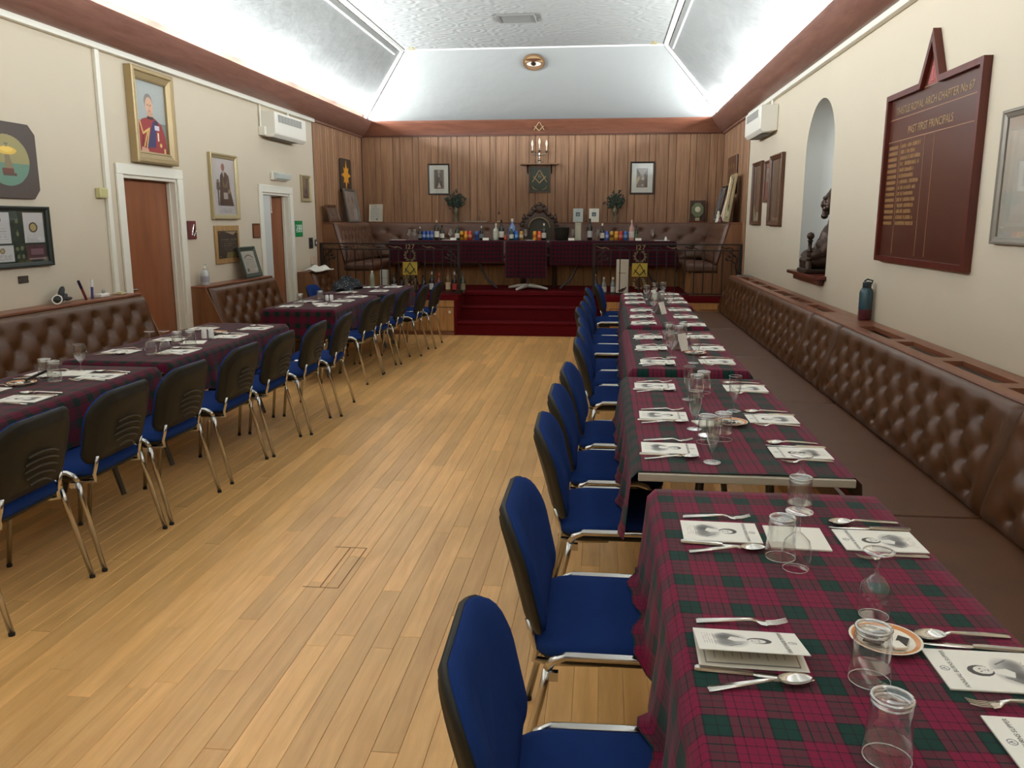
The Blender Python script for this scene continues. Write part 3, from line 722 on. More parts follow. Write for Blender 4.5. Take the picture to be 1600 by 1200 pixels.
def cloth(x0, x1, y0, y1, z, dl, dr, dn, df, mat, label, group, seed=1, wave=0.012, res=0.035, seats=(), sside=0):
    """top rectangle plus hanging drops left, right, near, far"""
    t_r = 0.02
    xs = np.concatenate([x0-np.linspace(dl, 0, max(2, int(dl/res)+1))[:-1], np.linspace(x0, x1, max(2, int((x1-x0)/res))), x1+np.linspace(0, dr, max(2, int(dr/res)+1))[1:]]) if True else None
    ys = np.concatenate([y0-np.linspace(dn, 0, max(2, int(dn/res)+1))[:-1], np.linspace(y0, y1, max(2, int((y1-y0)/res))), y1+np.linspace(0, df, max(2, int(df/res)+1))[1:]])
    cx0, cy0 = (x0+x1)/2, (y0+y1)/2
    rs = np.random.RandomState(seed); ph = rs.rand(6)*6.28
    P = []; uv = []
    for y in ys:
        row = []
        for x in xs:
            cx_ = min(max(x, x0), x1); cyy = min(max(y, y0), y1); dx, dy = x-cx_, y-cyy; d = math.hypot(dx, dy)
            if d < 1e-6:
                zz = z+(0.0007 if mat is not TART_B else 0.0013)*(math.sin(17*x+ph[0]+5*y)+math.sin(13*y+ph[1]-7*x)); p = (x, y, zz)
            else:
                nx_, ny_ = dx/d, dy/d
                arc = min(d, t_r*PI/2); ang = arc/t_r
                o_ = t_r*math.sin(ang); zz = z-t_r*(1-math.cos(ang))-max(0, d-t_r*PI/2)
                hang = max(0, d-t_r*PI/2)
                s_ = (y if abs(dx) > abs(dy) else x)
                o_ += 0.004+hang*0.05+min(hang*4, 1)*wave*(1+math.sin(s_*19+ph[2])+0.6*math.sin(s_*41+ph[3]))
                if sside and nx_*sside > 0.5 and any(abs(y-ys_) < 0.275 for ys_ in seats) and zz < 0.496:
                    o_ += (0.496-zz)*0.6; zz = 0.496               # cloth rests on the chair seats
                p = (cx_+nx_*o_, cyy+ny_*o_, max(zz, 0.02))
            row.append((p[0]-cx0, p[1]-cy0, p[2]-z)); uv.append((x+seed*0.037, y+seed*0.053))
        P.append(row)
    mb = MB().grid(P)
    me = mb.mesh('tablecloth', mat, 'full', uv)
    o = ob('tablecloth', me, None, (cx0, cy0, z)); 
    return tag(o, label, 'tablecloth', group)
TZ = 0.74; CZ = 0.742
RT = [(0.185, 0.875, 0.78, 2.62), (0.140, 0.870, 2.80, 4.60), (0.190, 0.860, 4.86, 6.66), (0.225, 0.875, 6.91, 8.57), (0.250, 0.915, 8.66, 10.15)]
RN = ['nearest right-hand table', 'second right-hand table', 'third right-hand table', 'fourth right-hand table', 'farthest right-hand table']
LT = [(-3.30, -2.64, 2.75, 4.62), (-3.34, -2.66, 4.78, 6.74), (-3.34, -2.63, 7.90, 9.50), (-3.36, -2.56, 9.66, 11.05)]
LN = ['nearest left-hand table', 'second left-hand table', 'third left-hand table', 'farthest left-hand table']
drops = [(0.30, 0.10, 0.2, 0.06), (0.27, 0.14, 0.0, 0.05), (0.27, 0.10, 0.10, 0.05), (0.27, 0.10, 0.06, 0.04), (0.27, 0.10, 0.08, 0.2)]
mats = [TART_A, TART_B, TART_B, TART_B, TART_B]
cl = ['wool tartan cloth with bright crimson and green squares on the nearest right-hand table', 'tartan cloth ending short of the bare metal edge, second right-hand table',
      'banded tartan cloth on the third right-hand table from the camera', 'banded tartan cloth on the fourth right-hand table from the camera', 'tartan cloth on the right-hand table closest to the stage']
for i, (a, b, c, d) in enumerate(RT):
    folding_table(a, b, c, d, TZ, 'folding table under the tartan cloth, '+RN[i], 'tables of the right-hand row')
    q = drops[i]
    cloth(a, b, c+(0.012 if i == 1 else 0), d, CZ, *q, mats[i], cl[i], 'tartan cloths', seed=i+1, seats=[1.45, 2.28, 3.18, 3.78, 4.40, 5.42, 6.00, 6.58, 7.40, 7.98, 8.57, 9.68, 10.28], sside=-1)
ldr = [(0.10, 0.27, 0.1, 0.08), (0.10, 0.27, 0.07, 0.10), (0.10, 0.27, 0.30, 0.05), (0.10, 0.27, 0.08, 0.2)]
lcl = ['dark tartan cloth on the left-hand table nearest the camera', 'dark tartan cloth on the second left-hand table, beside the first door', 'dark tartan cloth hanging low on the third left-hand table, before the second door', 'dark tartan cloth on the left-hand table next to the stage']
for i, (a, b, c, d) in enumerate(LT):
    folding_table(a, b, c, d, TZ, 'folding table under the tartan cloth, '+LN[i], 'tables of the left-hand row', inset=0.5 if i == 3 else 0.22)
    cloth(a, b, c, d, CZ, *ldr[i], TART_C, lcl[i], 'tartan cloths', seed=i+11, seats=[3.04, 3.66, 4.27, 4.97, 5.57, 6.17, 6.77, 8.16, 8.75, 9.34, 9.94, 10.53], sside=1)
SZ = ZG+0.74
STB = [(-3.22, -1.475, 12.50, 12.98), (-1.44, -0.82, 12.40, 12.98), (-0.785, 1.05, 12.50, 12.98)]
folding_table(*STB[0], SZ, 'long table under tartan cloth on the left of the stage', 'top tables', ZG)
folding_table(*STB[2], SZ, 'long table under tartan cloth on the right of the stage', 'top tables', ZG)
pt = thing('pedestal_table', 'small cloth-covered table with a pale cross-shaped foot at the stage centre', 'table', (-1.13, 12.69, ZG))
part(MB().box(-0.31, 0.31, -0.29, 0.29, 0.71, 0.736), 'tabletop', TABLEM, pt, bevel=0.004)
part(MB().tube([(0, 0, 0.05), (0, 0, 0.71)], 0.03, 12), 'column', GREYF, pt, smooth=True)
for k in range(4):
    a = PI/4+k*PI/2+0.35
    part(MB().tube([(0, 0, 0.06), (0.18*math.cos(a), 0.18*math.sin(a), 0.045), (0.34*math.cos(a), 0.34*math.sin(a), 0.02)], [0.032, 0.026, 0.018], 8), 'foot', WHITEP, pt, smooth=True)
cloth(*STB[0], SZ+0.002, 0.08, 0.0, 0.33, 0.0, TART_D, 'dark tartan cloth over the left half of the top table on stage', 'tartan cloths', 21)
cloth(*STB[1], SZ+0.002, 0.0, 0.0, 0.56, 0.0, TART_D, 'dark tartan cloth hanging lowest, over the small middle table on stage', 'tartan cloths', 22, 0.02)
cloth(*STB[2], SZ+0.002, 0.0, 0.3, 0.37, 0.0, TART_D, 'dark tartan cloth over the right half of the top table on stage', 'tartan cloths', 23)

# ---------------------------------------------------------------- stacking chairs (face +x)
def cushion_loft(outline_fn, prof, mapf):
    """outline_fn(inset) -> loop; prof: list of (inset, n)"""
    rings = [[mapf(s, t, n) for s, t in outline_fn(i)] for i, n in prof]
    return MB().loft(rings)
SW, SD = 0.485, 0.43
def seat_map(s, t, n):      # s across (y), t along x
    x = t; z = 0.455+n-0.10*max(0, t-0.10)**1.6-0.05*abs(s)**2*0
    return (x, s, z)
so = lambda i: rrect(SW-2*i, SD-2*i, (0.10-i*0.5, 0.07-i*0.5), 6)
# outline gives (x-ish across, y-ish along): bottom = rear of the seat
seat_me = cushion_loft(so, [(0.012, -0.018), (0.0, -0.008), (0.0, 0.008), (0.006, 0.020), (0.03, 0.030), (0.08, 0.034), (0.15, 0.033)], seat_map).mesh('seat', BLUE, 'full')
shell_me = cushion_loft(so, [(0.05, -0.040), (0.02, -0.034), (0.006, -0.018), (0.010, -0.014)], seat_map).mesh('seat_shell', BLACKP, 'full')
BH = 0.345; REC = math.radians(14)
def back_map(s, t, n):      # s across, t up (centred), n towards the sitter
    tt = t+BH/2
    x = -0.225-tt*math.sin(REC)+0.75*s*s+n*math.cos(REC)-0.10*(tt-0.12)**2
    z = 0.495+tt*math.cos(REC)+n*math.sin(REC)
    return (x, s, z)
bo = lambda i: rrect(0.52-2*i, BH-2*i, (0.055-i*0.4, 0.14-i*0.6), 7, 0.08)
back_me = cushion_loft(bo, [(0.004, 0.0), (0.0, 0.008), (0.004, 0.022), (0.022, 0.034), (0.06, 0.040), (0.11, 0.041)], back_map).mesh('backrest', BLUE, 'full')
bshell_me = cushion_loft(bo, [(0.10, -0.020), (0.05, -0.020), (0.036, -0.018), (0.030, -0.013), (0.012, -0.011), (-0.001, -0.003), (-0.003, 0.006), (0.0, 0.010)], back_map).mesh('back_shell', BLACKP, True)
RIDGE = plain('ridge_plastic', (66, 66, 62), 0.4)
ridge_mes = []
for k in range(5):
    t0 = -0.125+k*0.032
    ln = [0.07, 0.095, 0.11, 0.11, 0.10][k]
    ridge_mes.append(MB().tube([back_map(-0.01+ln*1.0*u, t0+0.018*(1-u*u)+0.010*u, -0.0205) for u in np.linspace(-1, 1, 9)], 0.0042, 5).mesh('ridge', RIDGE, True))
def leg_set(s):
    y = s*0.258
    yo = s*0.272
    zt = 0.455
    rail = MB().tube([(-0.165, y, zt-0.03), (-0.150, y, zt-0.005), (-0.115, y, zt+0.010), (0.10, y, zt+0.010), (0.14, y, zt-0.002), (0.160, y, zt-0.03)], 0.0125, 8).mesh('side_rail', CHROME, 'full')
    front_ = MB().tube([(0.160, y, zt-0.03), (0.175, y+s*0.004, 0.36), (0.215, yo, 0.012)], 0.0115, 8).mesh('leg', CHROME, 'full')
    rear = MB().tube([(-0.165, y, zt-0.03), (-0.178, y+s*0.004, 0.36), (-0.262, yo, 0.012)], 0.0115, 8).mesh('leg', CHROME, 'full')
    capf = MB().lathe([(0.0125, 0), (0.0128, 0.012), (0.0118, 0.014)], 8, (0.215, yo, 0.0)).mesh('foot_cap', RUBBER)
    capr = MB().lathe([(0.0125, 0), (0.0128, 0.012), (0.0118, 0.014)], 8, (-0.262, yo, 0.0)).mesh('foot_cap', RUBBER)
    yb = s*0.185
    p0 = back_map(yb, -BH/2+0.04, -0.012); p1 = back_map(yb, -BH/2-0.015, -0.012)
    sup = MB().tube([p0, p1, (p1[0]+0.012, yb, 0.44), (-0.205, yb, 0.412), (-0.16, yb, 0.405), (-0.02, yb, 0.41)], 0.011, 8).mesh('back_support', CHROME, 'full')
    clip = MB().box(-0.16, -0.135, min(y, y+s*0.018), max(y, y+s*0.018), zt-0.055, zt-0.03).mesh('link_clip', CHROME)
    return rail, front_, rear, capf, capr, sup, clip
chairP = Proto(); chairR = Proto()
for pr, rid in ((chairP, True), (chairR, False)):
    pr.part('seat', seat_me); pr.part('seat_shell', shell_me); pr.part('backrest', back_me)
    pr.part('back_shell', bshell_me, subs=[('ridge', m, (0,0,0), (0,0,0)) for m in ridge_mes] if rid else [])
LEGS = {s: leg_set(s) for s in (-1, 1)}
for pr in (chairP, chairR):
    for s in (-1, 1):
        rail, f_, r_, cf, cr_, sup, clip = LEGS[s]
        pr.part('side_rail', rail); pr.part('leg', f_, subs=[('foot_cap', cf, (0,0,0), (0,0,0))]); pr.part('leg', r_, subs=[('foot_cap', cr_, (0,0,0), (0,0,0))])
        pr.part('back_support', sup); pr.part('link_clip', clip)
ORD = ['first', 'second', 'third', 'fourth', 'fifth', 'sixth', 'seventh', 'eighth', 'ninth', 'tenth', 'eleventh', 'twelfth', 'thirteenth', 'fourteenth']
rch = [(0.03, 1.45, 0.03), (0.04, 2.28, 0), (0.06, 3.18, 0.02), (0.075, 3.78, 0), (0.1, 4.4, -0.03), (0.13, 5.42, 0.02), (0.135, 6.00, 0), (0.12, 6.58, 0.03), (0.075, 7.40, 0), (0.1, 7.98, -0.02), (0.12, 8.57, 0.03), (0.11, 9.68, 0), (0.22, 10.28, -0.05)]
for i, (x, y, r) in enumerate(rch):
    nm = 'nearest' if i == 0 else (ORD[i] if i < len(rch)-1 else 'last')
    lb = f'blue padded chrome chair, {nm} from the camera in the right-hand row' if 0 < i < len(rch)-1 else ('blue padded chrome chair nearest the camera, its back cut by the frame' if i == 0 else 'blue padded chrome chair at the stage end of the right-hand row')
    chairR.stamp('stacking_chair', lb, 'chair', (x, y, 0), r, 'chairs along the right-hand tables')
lch = [(-2.545, 3.04, 0.02), (-2.535, 3.66, 0.0), (-2.525, 4.27, -0.02), (-2.515, 4.97, 0.0), (-2.495, 5.57, 0.02), (-2.455, 6.17, 0.06), (-2.425, 6.77, 0.10), (-2.555, 8.16, -0.03), (-2.555, 8.75, 0.02), (-2.525, 9.34, 0.05), (-2.425, 9.94, 0.05), (-2.365, 10.53, 0.04)]
for i, (x, y, r) in enumerate(lch):
    lb = f'black-backed blue chair, {ORD[i]} from the camera in the left-hand row' if 0 < i < len(lch)-1 else ('black-backed blue chair at the left edge, nearest the camera' if i == 0 else 'black-backed blue chair closest to the stage steps')
    chairP.stamp('stacking_chair', lb, 'chair', (x, y, 0), PI+r, 'chairs along the left-hand tables')
chairR.stamp('stacking_chair', 'lone blue chair on the wall side of the left-hand tables, by the second door', 'chair', (-3.25, 9.83, 0), 0.04)

# ---------------------------------------------------------------- table ware
def strip(secs, n=1):
    """secs: (x, halfwidth, z, thick)"""
    rings = [[(x, -w_, z), (x, w_, z), (x, w_*0.8, z+t), (x, -w_*0.8, z+t)] for x, w_, z, t in secs]
    return MB().loft(rings)
fork_handle = strip([(-0.095, 0.007, 0.001, 0.002), (-0.09, 0.009, 0.002, 0.002), (-0.03, 0.006, 0.006, 0.003), (0.02, 0.0035, 0.009, 0.003), (0.032, 0.004, 0.007, 0.0025), (0.042, 0.010, 0.003, 0.002), (0.055, 0.012, 0.002, 0.0018)]).mesh('handle', STEEL, True)
tine_me = [strip([(0.054, 0.0017, 0.002, 0.0016), (0.075, 0.0015, 0.004, 0.0015), (0.098, 0.0009, 0.011, 0.0012)]).mesh('tine', STEEL, True)]
knife_h = strip([(-0.11, 0.006, 0.001, 0.004), (-0.105, 0.008, 0.001, 0.005), (-0.02, 0.0065, 0.001, 0.005), (0.0, 0.0055, 0.001, 0.004)]).mesh('handle', STEEL, True)
knife_b = strip([(0.0, 0.006, 0.0015, 0.0015), (0.01, 0.0085, 0.0012, 0.0015), (0.08, 0.009, 0.001, 0.001), (0.105, 0.005, 0.001, 0.001), (0.112, 0.001, 0.001, 0.0008)]).mesh('blade', STEEL, True)
spoon_h = strip([(-0.10, 0.0075, 0.001, 0.002), (-0.095, 0.0095, 0.002, 0.002), (-0.03, 0.006, 0.007, 0.0028), (0.025, 0.0035, 0.011, 0.003), (0.042, 0.005, 0.007, 0.002)]).mesh('handle', STEEL, True)
rows = []
for i in range(9):
    a = i/8*PI; rows.append([(0.07-0.034*math.cos(a), 0.021*math.sin(a)*math.cos(PI*j/10)*(1+0.08*math.cos(a)), 0.0105-0.0095*math.sin(a)*math.sin(PI*j/10)) for j in range(11)])
spoon_b = MB().grid(rows)
sb2 = MB().grid([[(p[0], p[1], p[2]+0.0012) for p in r] for r in rows]); spoon_b.add(sb2.v, [f[::-1] for f in sb2.f])
spoon_b = spoon_b.mesh('bowl', STEEL, 'full')
forkP = Proto().part('handle', fork_handle)
for k in range(4): forkP.part('tine', tine_me[0], (0, -0.0088+k*0.0059, 0))
knifeP = Proto().part('handle', knife_h).part('blade', knife_b)
spoonP = Proto().part('handle', spoon_h).part('bowl', spoon_b)
# menu card: the top of the design points to local +x
pc = Pic(150, 108, (240, 237, 228)); U, V = pc.U, pc.V   # U along x (bottom->top of design), V across
def menu_pic():
    p = Pic(168, 120, (242, 239, 230))
    g = (70, 68, 68)
    p.soft(0.34, 0.50, 0.17, 0.36, (150, 148, 146), 0.9)             # shoulders
    p.soft(0.28, 0.62, 0.12, 0.22, (90, 88, 88), 0.95); p.soft(0.27, 0.36, 0.11, 0.20, (120, 118, 116), 0.9)
    p.poly([(0.36, 0.44), (0.48, 0.47), (0.48, 0.57), (0.34, 0.66), (0.30, 0.52)], (236, 233, 226))   # neckcloth
    p.ell(0.60, 0.52, 0.115, 0.135, (72, 68, 66)); p.ell(0.575, 0.50, 0.085, 0.095, (232, 228, 220))   # hair, face
    p.ell(0.60, 0.47, 0.010, 0.014, g); p.ell(0.60, 0.54, 0.010, 0.014, g); p.line((0.585, 0.505), (0.555, 0.50), 0.006, (150, 146, 142)); p.line((0.53, 0.475), (0.53, 0.525), 0.005, (130, 120, 116))
    p.line((0.42, 0.34), (0.30, 0.22), 0.01, (110, 108, 106)); p.line((0.42, 0.66), (0.28, 0.80), 0.012, (100, 98, 96))
    p.ring(0.91, 0.5, 0.042, 0.06, 0.22, (120, 120, 128)); p.line((0.90, 0.485), (0.93, 0.5), 0.006, (90, 90, 110)); p.line((0.93, 0.5), (0.895, 0.52), 0.006, (90, 90, 110))
    for k, (u, seed) in enumerate(((0.17, 1), (0.145, 2), (0.12, 3), (0.095, 4), (0.07, 5))):
        rs = np.random.RandomState(seed); v = 0.25 if k < 2 else 0.30
        while v < 0.75:
            l = 0.015+0.03*rs.rand()
            if rs.rand() > 0.2: p.rect(u-0.004, u+0.004, v, v+l*0.8, (176, 160, 158))
            v += l
    return p
MENU = menu_pic().mesh(0.21, 0.15, CARD, 'xy')
MENU_TXT = text_mesh('ANNUAL BURNS SUPPER', 0.0125, plain('print_grey', (96, 92, 92), 0.7), 0.0)
MBASE = MB().box(-0.105, 0.105, -0.075, 0.075, 0.0, 0.0012).mesh('leaf', PAPER)
menuP = Proto().part('back_leaf', MBASE).part('front_leaf', MB().box(-0.105, 0.105, -0.075, 0.075, 0.0016, 0.0026).mesh('leaf', PAPER), subs=[('print', MENU, (0, 0, 0.0030), (0, 0, 0)), ('lettering', MENU_TXT, (0.065, 0, 0.0034), (0, 0, -PI/2))])
# opened menu: front leaf lifted, hinge on the far (+y) edge
openP = Proto().part('back_leaf', MBASE)
IN = Pic(84, 60, (226, 220, 206)); IN.rect(0.04, 0.96, 0.05, 0.07, (120, 114, 106)); IN.rect(0.04, 0.05, 0.05, 0.9, (120, 114, 106)); IN.rect(0.95, 0.96, 0.05, 0.9, (120, 114, 106))
for k in range(9): IN.line((0.15+k*0.085, 0.2+0.03*(k % 3)), (0.15+k*0.085, 0.7-0.04*(k % 2)), 0.006, (180, 172, 160))
openP.parts[0] = ('back_leaf', MBASE, (0, 0, 0), (0, 0, 0), [('print', IN.mesh(0.20, 0.14, CARD, 'xy'), (0, 0, 0.0018), (0, 0, 0))])
LM = MB().box(-0.105, 0.105, -0.15, 0.0, 0.0, 0.001).mesh('leaf', PAPER)
openP.part('front_leaf', LM, (0, 0.075, 0.002), (-0.21, 0, 0), subs=[('print', MENU, (0, -0.075, 0.0015), (0, 0, 0)), ('lettering', MENU_TXT, (0.065, -0.075, 0.0019), (0, 0, -PI/2))])
def lathe_me(name, prof, mat, n=24): return MB().lathe(prof, n).mesh(name, mat, True)
# inverted tumbler: open rim down
TUMB = lathe_me('tumbler', [(0.036, 0.0), (0.0385, 0.0), (0.0375, 0.03), (0.034, 0.085), (0.032, 0.108), (0.0305, 0.112), (0.026, 0.112), (0.024, 0.110), (0.0, 0.110), (0.0, 0.098), (0.028, 0.097), (0.032, 0.080), (0.0355, 0.03)], GLASS)
WINE_INV = lathe_me('wine_glass', [(0.030, 0.0), (0.0315, 0.0), (0.037, 0.03), (0.037, 0.05), (0.030, 0.075), (0.014, 0.092), (0.006, 0.098), (0.0045, 0.115), (0.0045, 0.138), (0.010, 0.146), (0.032, 0.150), (0.033, 0.152), (0.030, 0.153), (0.0, 0.151)], GLASS)
WINE_IN2 = lathe_me('bowl_inside', [(0.030, 0.0005), (0.0355, 0.03), (0.0355, 0.05), (0.0285, 0.073), (0.012, 0.090), (0.0, 0.093)], GLASS)
WINE_UP = lathe_me('wine_glass', [(0.0, 0.0), (0.033, 0.0), (0.033, 0.002), (0.010, 0.006), (0.0045, 0.014), (0.0045, 0.055), (0.014, 0.064), (0.032, 0.085), (0.038, 0.108), (0.037, 0.13), (0.0325, 0.16), (0.0315, 0.16), (0.0355, 0.13), (0.0365, 0.108), (0.0305, 0.087), (0.012, 0.067), (0.0, 0.063)], GLASS)
FLUTE = lathe_me('flute', [(0.0, 0.0), (0.031, 0.0), (0.031, 0.002), (0.009, 0.006), (0.004, 0.014), (0.004, 0.04), (0.010, 0.055), (0.022, 0.085), (0.027, 0.12), (0.0285, 0.165), (0.0275, 0.165), (0.026, 0.12), (0.0205, 0.087), (0.008, 0.06), (0.0, 0.055)], GLASS)
SAUCER_ME = lathe_me('dish', [(0.0, 0.002), (0.035, 0.002), (0.038, 0.0), (0.042, 0.004), (0.070, 0.014), (0.071, 0.016), (0.069, 0.0165), (0.045, 0.008), (0.0, 0.007)], CHINA, 32)
_rb = [(0.057, 0.0118), (0.057, 0.0131), (0.066, 0.0164), (0.066, 0.0150)]
SAUCER_BAND = MB().loft([[(r*math.cos(2*PI*k/32), r*math.sin(2*PI*k/32), z) for k in range(32)] for r, z in _rb+[_rb[0]]], False, False).mesh('rim_band', ORANGE, True)
SACH = MB().box(-0.018, 0.018, -0.011, 0.011, 0, 0.003).mesh('sachet', SACHET); SACHW = MB().box(-0.016, 0.016, -0.013, 0.013, 0, 0.004).mesh('sachet', PAPER)
saucerP = Proto().part('dish', SAUCER_ME).part('rim_band', SAUCER_BAND)
for k, (x, y, a, m) in enumerate(((0.012, 0.026, 0.3, SACH), (-0.022, 0.012, 1.2, SACH), (0.028, -0.014, 0.8, SACH), (-0.012, -0.018, 0.2, SACHW), (0.002, -0.034, 1.5, SACHW), (-0.036, -0.012, 2.2, SACH))):
    saucerP.part('sachet', m, (x, y, 0.0085+0.0016*k), (0.06, 0.05, a))
SALT = lathe_me('pot', [(0.0, 0), (0.019, 0), (0.020, 0.004), (0.0195, 0.055), (0.017, 0.064), (0.0, 0.066)], CHINAW)
NAP = MB().box(-0.078, 0.078, -0.082, 0.082, 0, 0.004).mesh('napkin', PAPER)
TENT = MB().add([(-0.05, -0.04, 0), (0.05, -0.04, 0), (0.05, 0, 0.11), (-0.05, 0, 0.11), (-0.05, 0.04, 0), (0.05, 0.04, 0)], [(0, 1, 2, 3), (3, 2, 5, 4)]).mesh('tent_card', PAPER)
def solid(o, t=0.0015):
    m = o.modifiers.new('thickness', 'SOLIDIFY'); m.thickness = t; return o
def torus(R_, z, r_, n=28): return MB().tube([(R_*math.cos(a), R_*math.sin(a), z) for a in np.linspace(0, 2*PI, n+1)], r_, 6).mesh('rim', GRIM, 'full')
RIMS = {}
def glass(me, name, x, y, label, z=CZ+0.001, group=None, rz=0.0):
    o = ob(name, me, None, (x, y, z), (0, 0, rz))
    if not RIMS:
        RIMS['t'] = (torus(0.0375, 0.0014, 0.0013), torus(0.0315, 0.1085, 0.003), torus(0.029, 0.098, 0.0022)); RIMS['wi'] = (torus(0.031, 0.0012, 0.0011), torus(0.032, 0.151, 0.0018)); RIMS['wu'] = (torus(0.032, 0.16, 0.0011), torus(0.032, 0.0015, 0.0015)); RIMS['f'] = (torus(0.028, 0.165, 0.0011), torus(0.030, 0.0015, 0.0015))
    for i, m in enumerate(RIMS['t' if me is TUMB else 'wi' if me is WINE_INV else 'wu' if me is WINE_UP else 'f']): ob('rim' if i == 0 else ('base' if i == 1 else 'base_ring'), m, o)
    return tag(o, label, 'glass', group)
CNT = {}
def place(x, y, facing, tname, side, pos, opened=False, cutl=True, detail=True, jit=0.0, dx=0.0):
    """facing +1: the diner sits at smaller x and looks to +x"""
    rz = (0 if facing > 0 else PI)+jit
    z = CZ+0.0022
    where = f'{pos} {side} place of the {tname}'
    g = 'menu cards'
    (openP if opened else menuP).stamp('menu_card', ('half-open white menu card standing ajar, ' if opened else 'white menu card with a portrait, ')+where, 'menu card', (x, y, z), rz, g)
    if not cutl: return
    c, s_ = math.cos(rz), math.sin(rz)
    def at(lx, ly): return (x+c*lx-s_*ly, y+s_*lx+c*ly, z)
    r = random.Random(int(abs(x*1000+y*777)))
    forkP.stamp('fork', 'steel fork beside the menu, '+where, 'fork', at(0.0+dx, 0.115), rz+0.10+r.uniform(-0.08, 0.08), 'steel cutlery')
    knifeP.stamp('knife', 'steel knife beside the menu, '+where, 'knife', at(-0.005+dx, -0.095), rz-0.06+r.uniform(-0.05, 0.05), 'steel cutlery')
    spoonP.stamp('spoon', 'steel dessert spoon beside the menu, '+where, 'spoon', at(0.0+dx, -0.135), rz+0.16+r.uniform(-0.06, 0.1), 'steel cutlery')
A, Bn = 'aisle-side', 'bench-side'
rp = [([(0.343, 2.245), (0.311, 1.59)], [(0.762, 2.222), (0.764, 1.555)]),
      ([(0.286, 4.335), (0.283, 3.66), (0.268, 3.11)], [(0.750, 4.318), (0.752, 3.638), (0.750, 3.095)]),
      ([(0.352, 6.236), (0.345, 5.691), (0.350, 5.112)], [(0.732, 6.277), (0.728, 5.703), (0.714, 5.151)]),
      ([(0.385, 8.151), (0.366, 7.595), (0.360, 7.111)], [(0.758, 8.19), (0.755, 7.585), (0.76, 7.022)]),
      ([(0.37, 9.944), (0.36, 9.445), (0.355, 8.918)], [(0.80, 9.98), (0.80, 9.419), (0.80, 8.973)])]
P3 = ['far', 'middle', 'near']; P2 = ['far', 'near']
for ti, (La, Lb) in enumerate(rp):
    for k, (x, y) in enumerate(La): place(x, y, 1, RN[ti], A, (P2 if len(La) == 2 else P3)[k], opened=(ti == 0 and k == 1), jit=-0.02)
    for k, (x, y) in enumerate(Lb): place(x, y, -1, RN[ti], Bn, (P2 if len(Lb) == 2 else P3)[k])
menuP.stamp('menu_card', 'white menu card cut off at the lower right corner of the photo', 'menu card', (0.782, 1.322, CZ+0.0022), PI, 'menu cards')
lp = [([(-2.785, 4.28), (-2.80, 3.68)], [(-3.12, 4.32), (-3.15, 3.85)]),
      ([(-2.80, 5.18), (-2.79, 5.92), (-2.78, 6.40)], [(-3.18, 5.15), (-3.15, 5.72), (-3.20, 6.35)]),
      ([(-2.79, 8.25), (-2.80, 8.75), (-2.80, 9.25)], [(-3.16, 8.15), (-3.16, 8.65)]),
      ([(-2.75, 10.05), (-2.74, 10.70)], [(-3.08, 9.85), (-3.02, 10.62)])]
for ti, (La, Lb) in enumerate(lp):
    for k, (x, y) in enumerate(La): place(x, y, -1, LN[ti], A, (('near', 'far') if ti in (1, 3) else ('far', 'near'))[k] if len(La) == 2 else ('near', 'middle', 'far')[k], jit=0.02)
    for k, (x, y) in enumerate(Lb): place(x, y, 1, LN[ti], Bn, ('near', 'far')[k] if len(Lb) == 2 else ('near', 'middle', 'far')[k])
tag(ob('napkin', NAP, None, (0.544, 2.222, CZ+0.001), (0, 0, -0.04)), 'plain white folded paper lying behind the glasses on the nearest right table', 'napkin')
tag(ob('napkin', NAP, None, (-2.90, 5.60, CZ+0.001), (0, 0, 0.3)), 'plain white paper beside the tumblers on the second left-hand table', 'napkin')
tag(ob('napkin', NAP, None, (-2.985, 4.36, CZ+0.001), (0, 0, 0.2)), 'plain white paper under the wine glass on the nearest left-hand table', 'napkin')
tag(ob('napkin', NAP, None, (-2.93, 8.42, CZ+0.001), (0, 0, 0.5)), 'plain white paper lying between the menus on the third left-hand table', 'napkin')
# glasses: right-hand row
glass(TUMB, 'tumbler', 0.476, 1.262, 'upturned tumbler nearest the camera on the nearest right-hand table')
glass(TUMB, 'tumbler', 0.520, 1.500, 'upturned tumbler standing in front of the saucer of sachets, nearest right-hand table')
glass(TUMB, 'tumbler', 0.474, 2.085, 'upturned tumbler beside an upturned wine glass, in front of the folded white paper')
glass(TUMB, 'tumbler', 0.600, 2.440, 'upturned tumbler at the far edge of the nearest right-hand table')
glass(WINE_INV, 'wine_glass', 0.497, 2.015, 'upturned wine glass in front of the folded white paper, nearest right-hand table')
glass(WINE_INV, 'wine_glass', 0.612, 1.775, 'upturned wine glass behind the saucer of sachets, nearest right-hand table')
glass(WINE_INV, 'wine_glass', 0.622, 2.535, 'upturned wine glass at the very far edge of the nearest right-hand table')
saucerP.stamp('saucer', 'china saucer with an orange rim and dark sugar sachets, nearest right-hand table', 'saucer', (0.595, 1.645, CZ+0.001), 0.3, 'saucers')
for x, y, lb in ((0.430, 4.02, 'upright flute at the far end of the second right-hand table, left of the tumblers'), (0.612, 3.79, 'upright flute on the bench side of the second right-hand table'),
                 (0.408, 2.94, 'upright flute nearest the camera on the second right-hand table'), (0.396, 3.43, 'upright flute in the middle of the second right-hand table, behind the tumblers')):
    glass(FLUTE, 'flute', x, y, lb)
for x, y, lb in ((0.420, 3.22, 'left upturned tumbler of the pair beside the saucer, second right-hand table'), (0.490, 3.27, 'right upturned tumbler of the pair beside the saucer, second right-hand table'),
                 (0.475, 4.10, 'left upturned tumbler at the far end of the second right-hand table'), (0.520, 4.20, 'right upturned tumbler at the far end of the second right-hand table')):
    glass(TUMB, 'tumbler', x, y, lb)
saucerP.stamp('saucer', 'china saucer with sachets on the second right-hand table', 'saucer', (0.560, 3.53, CZ+0.001), 1.1, 'saucers')
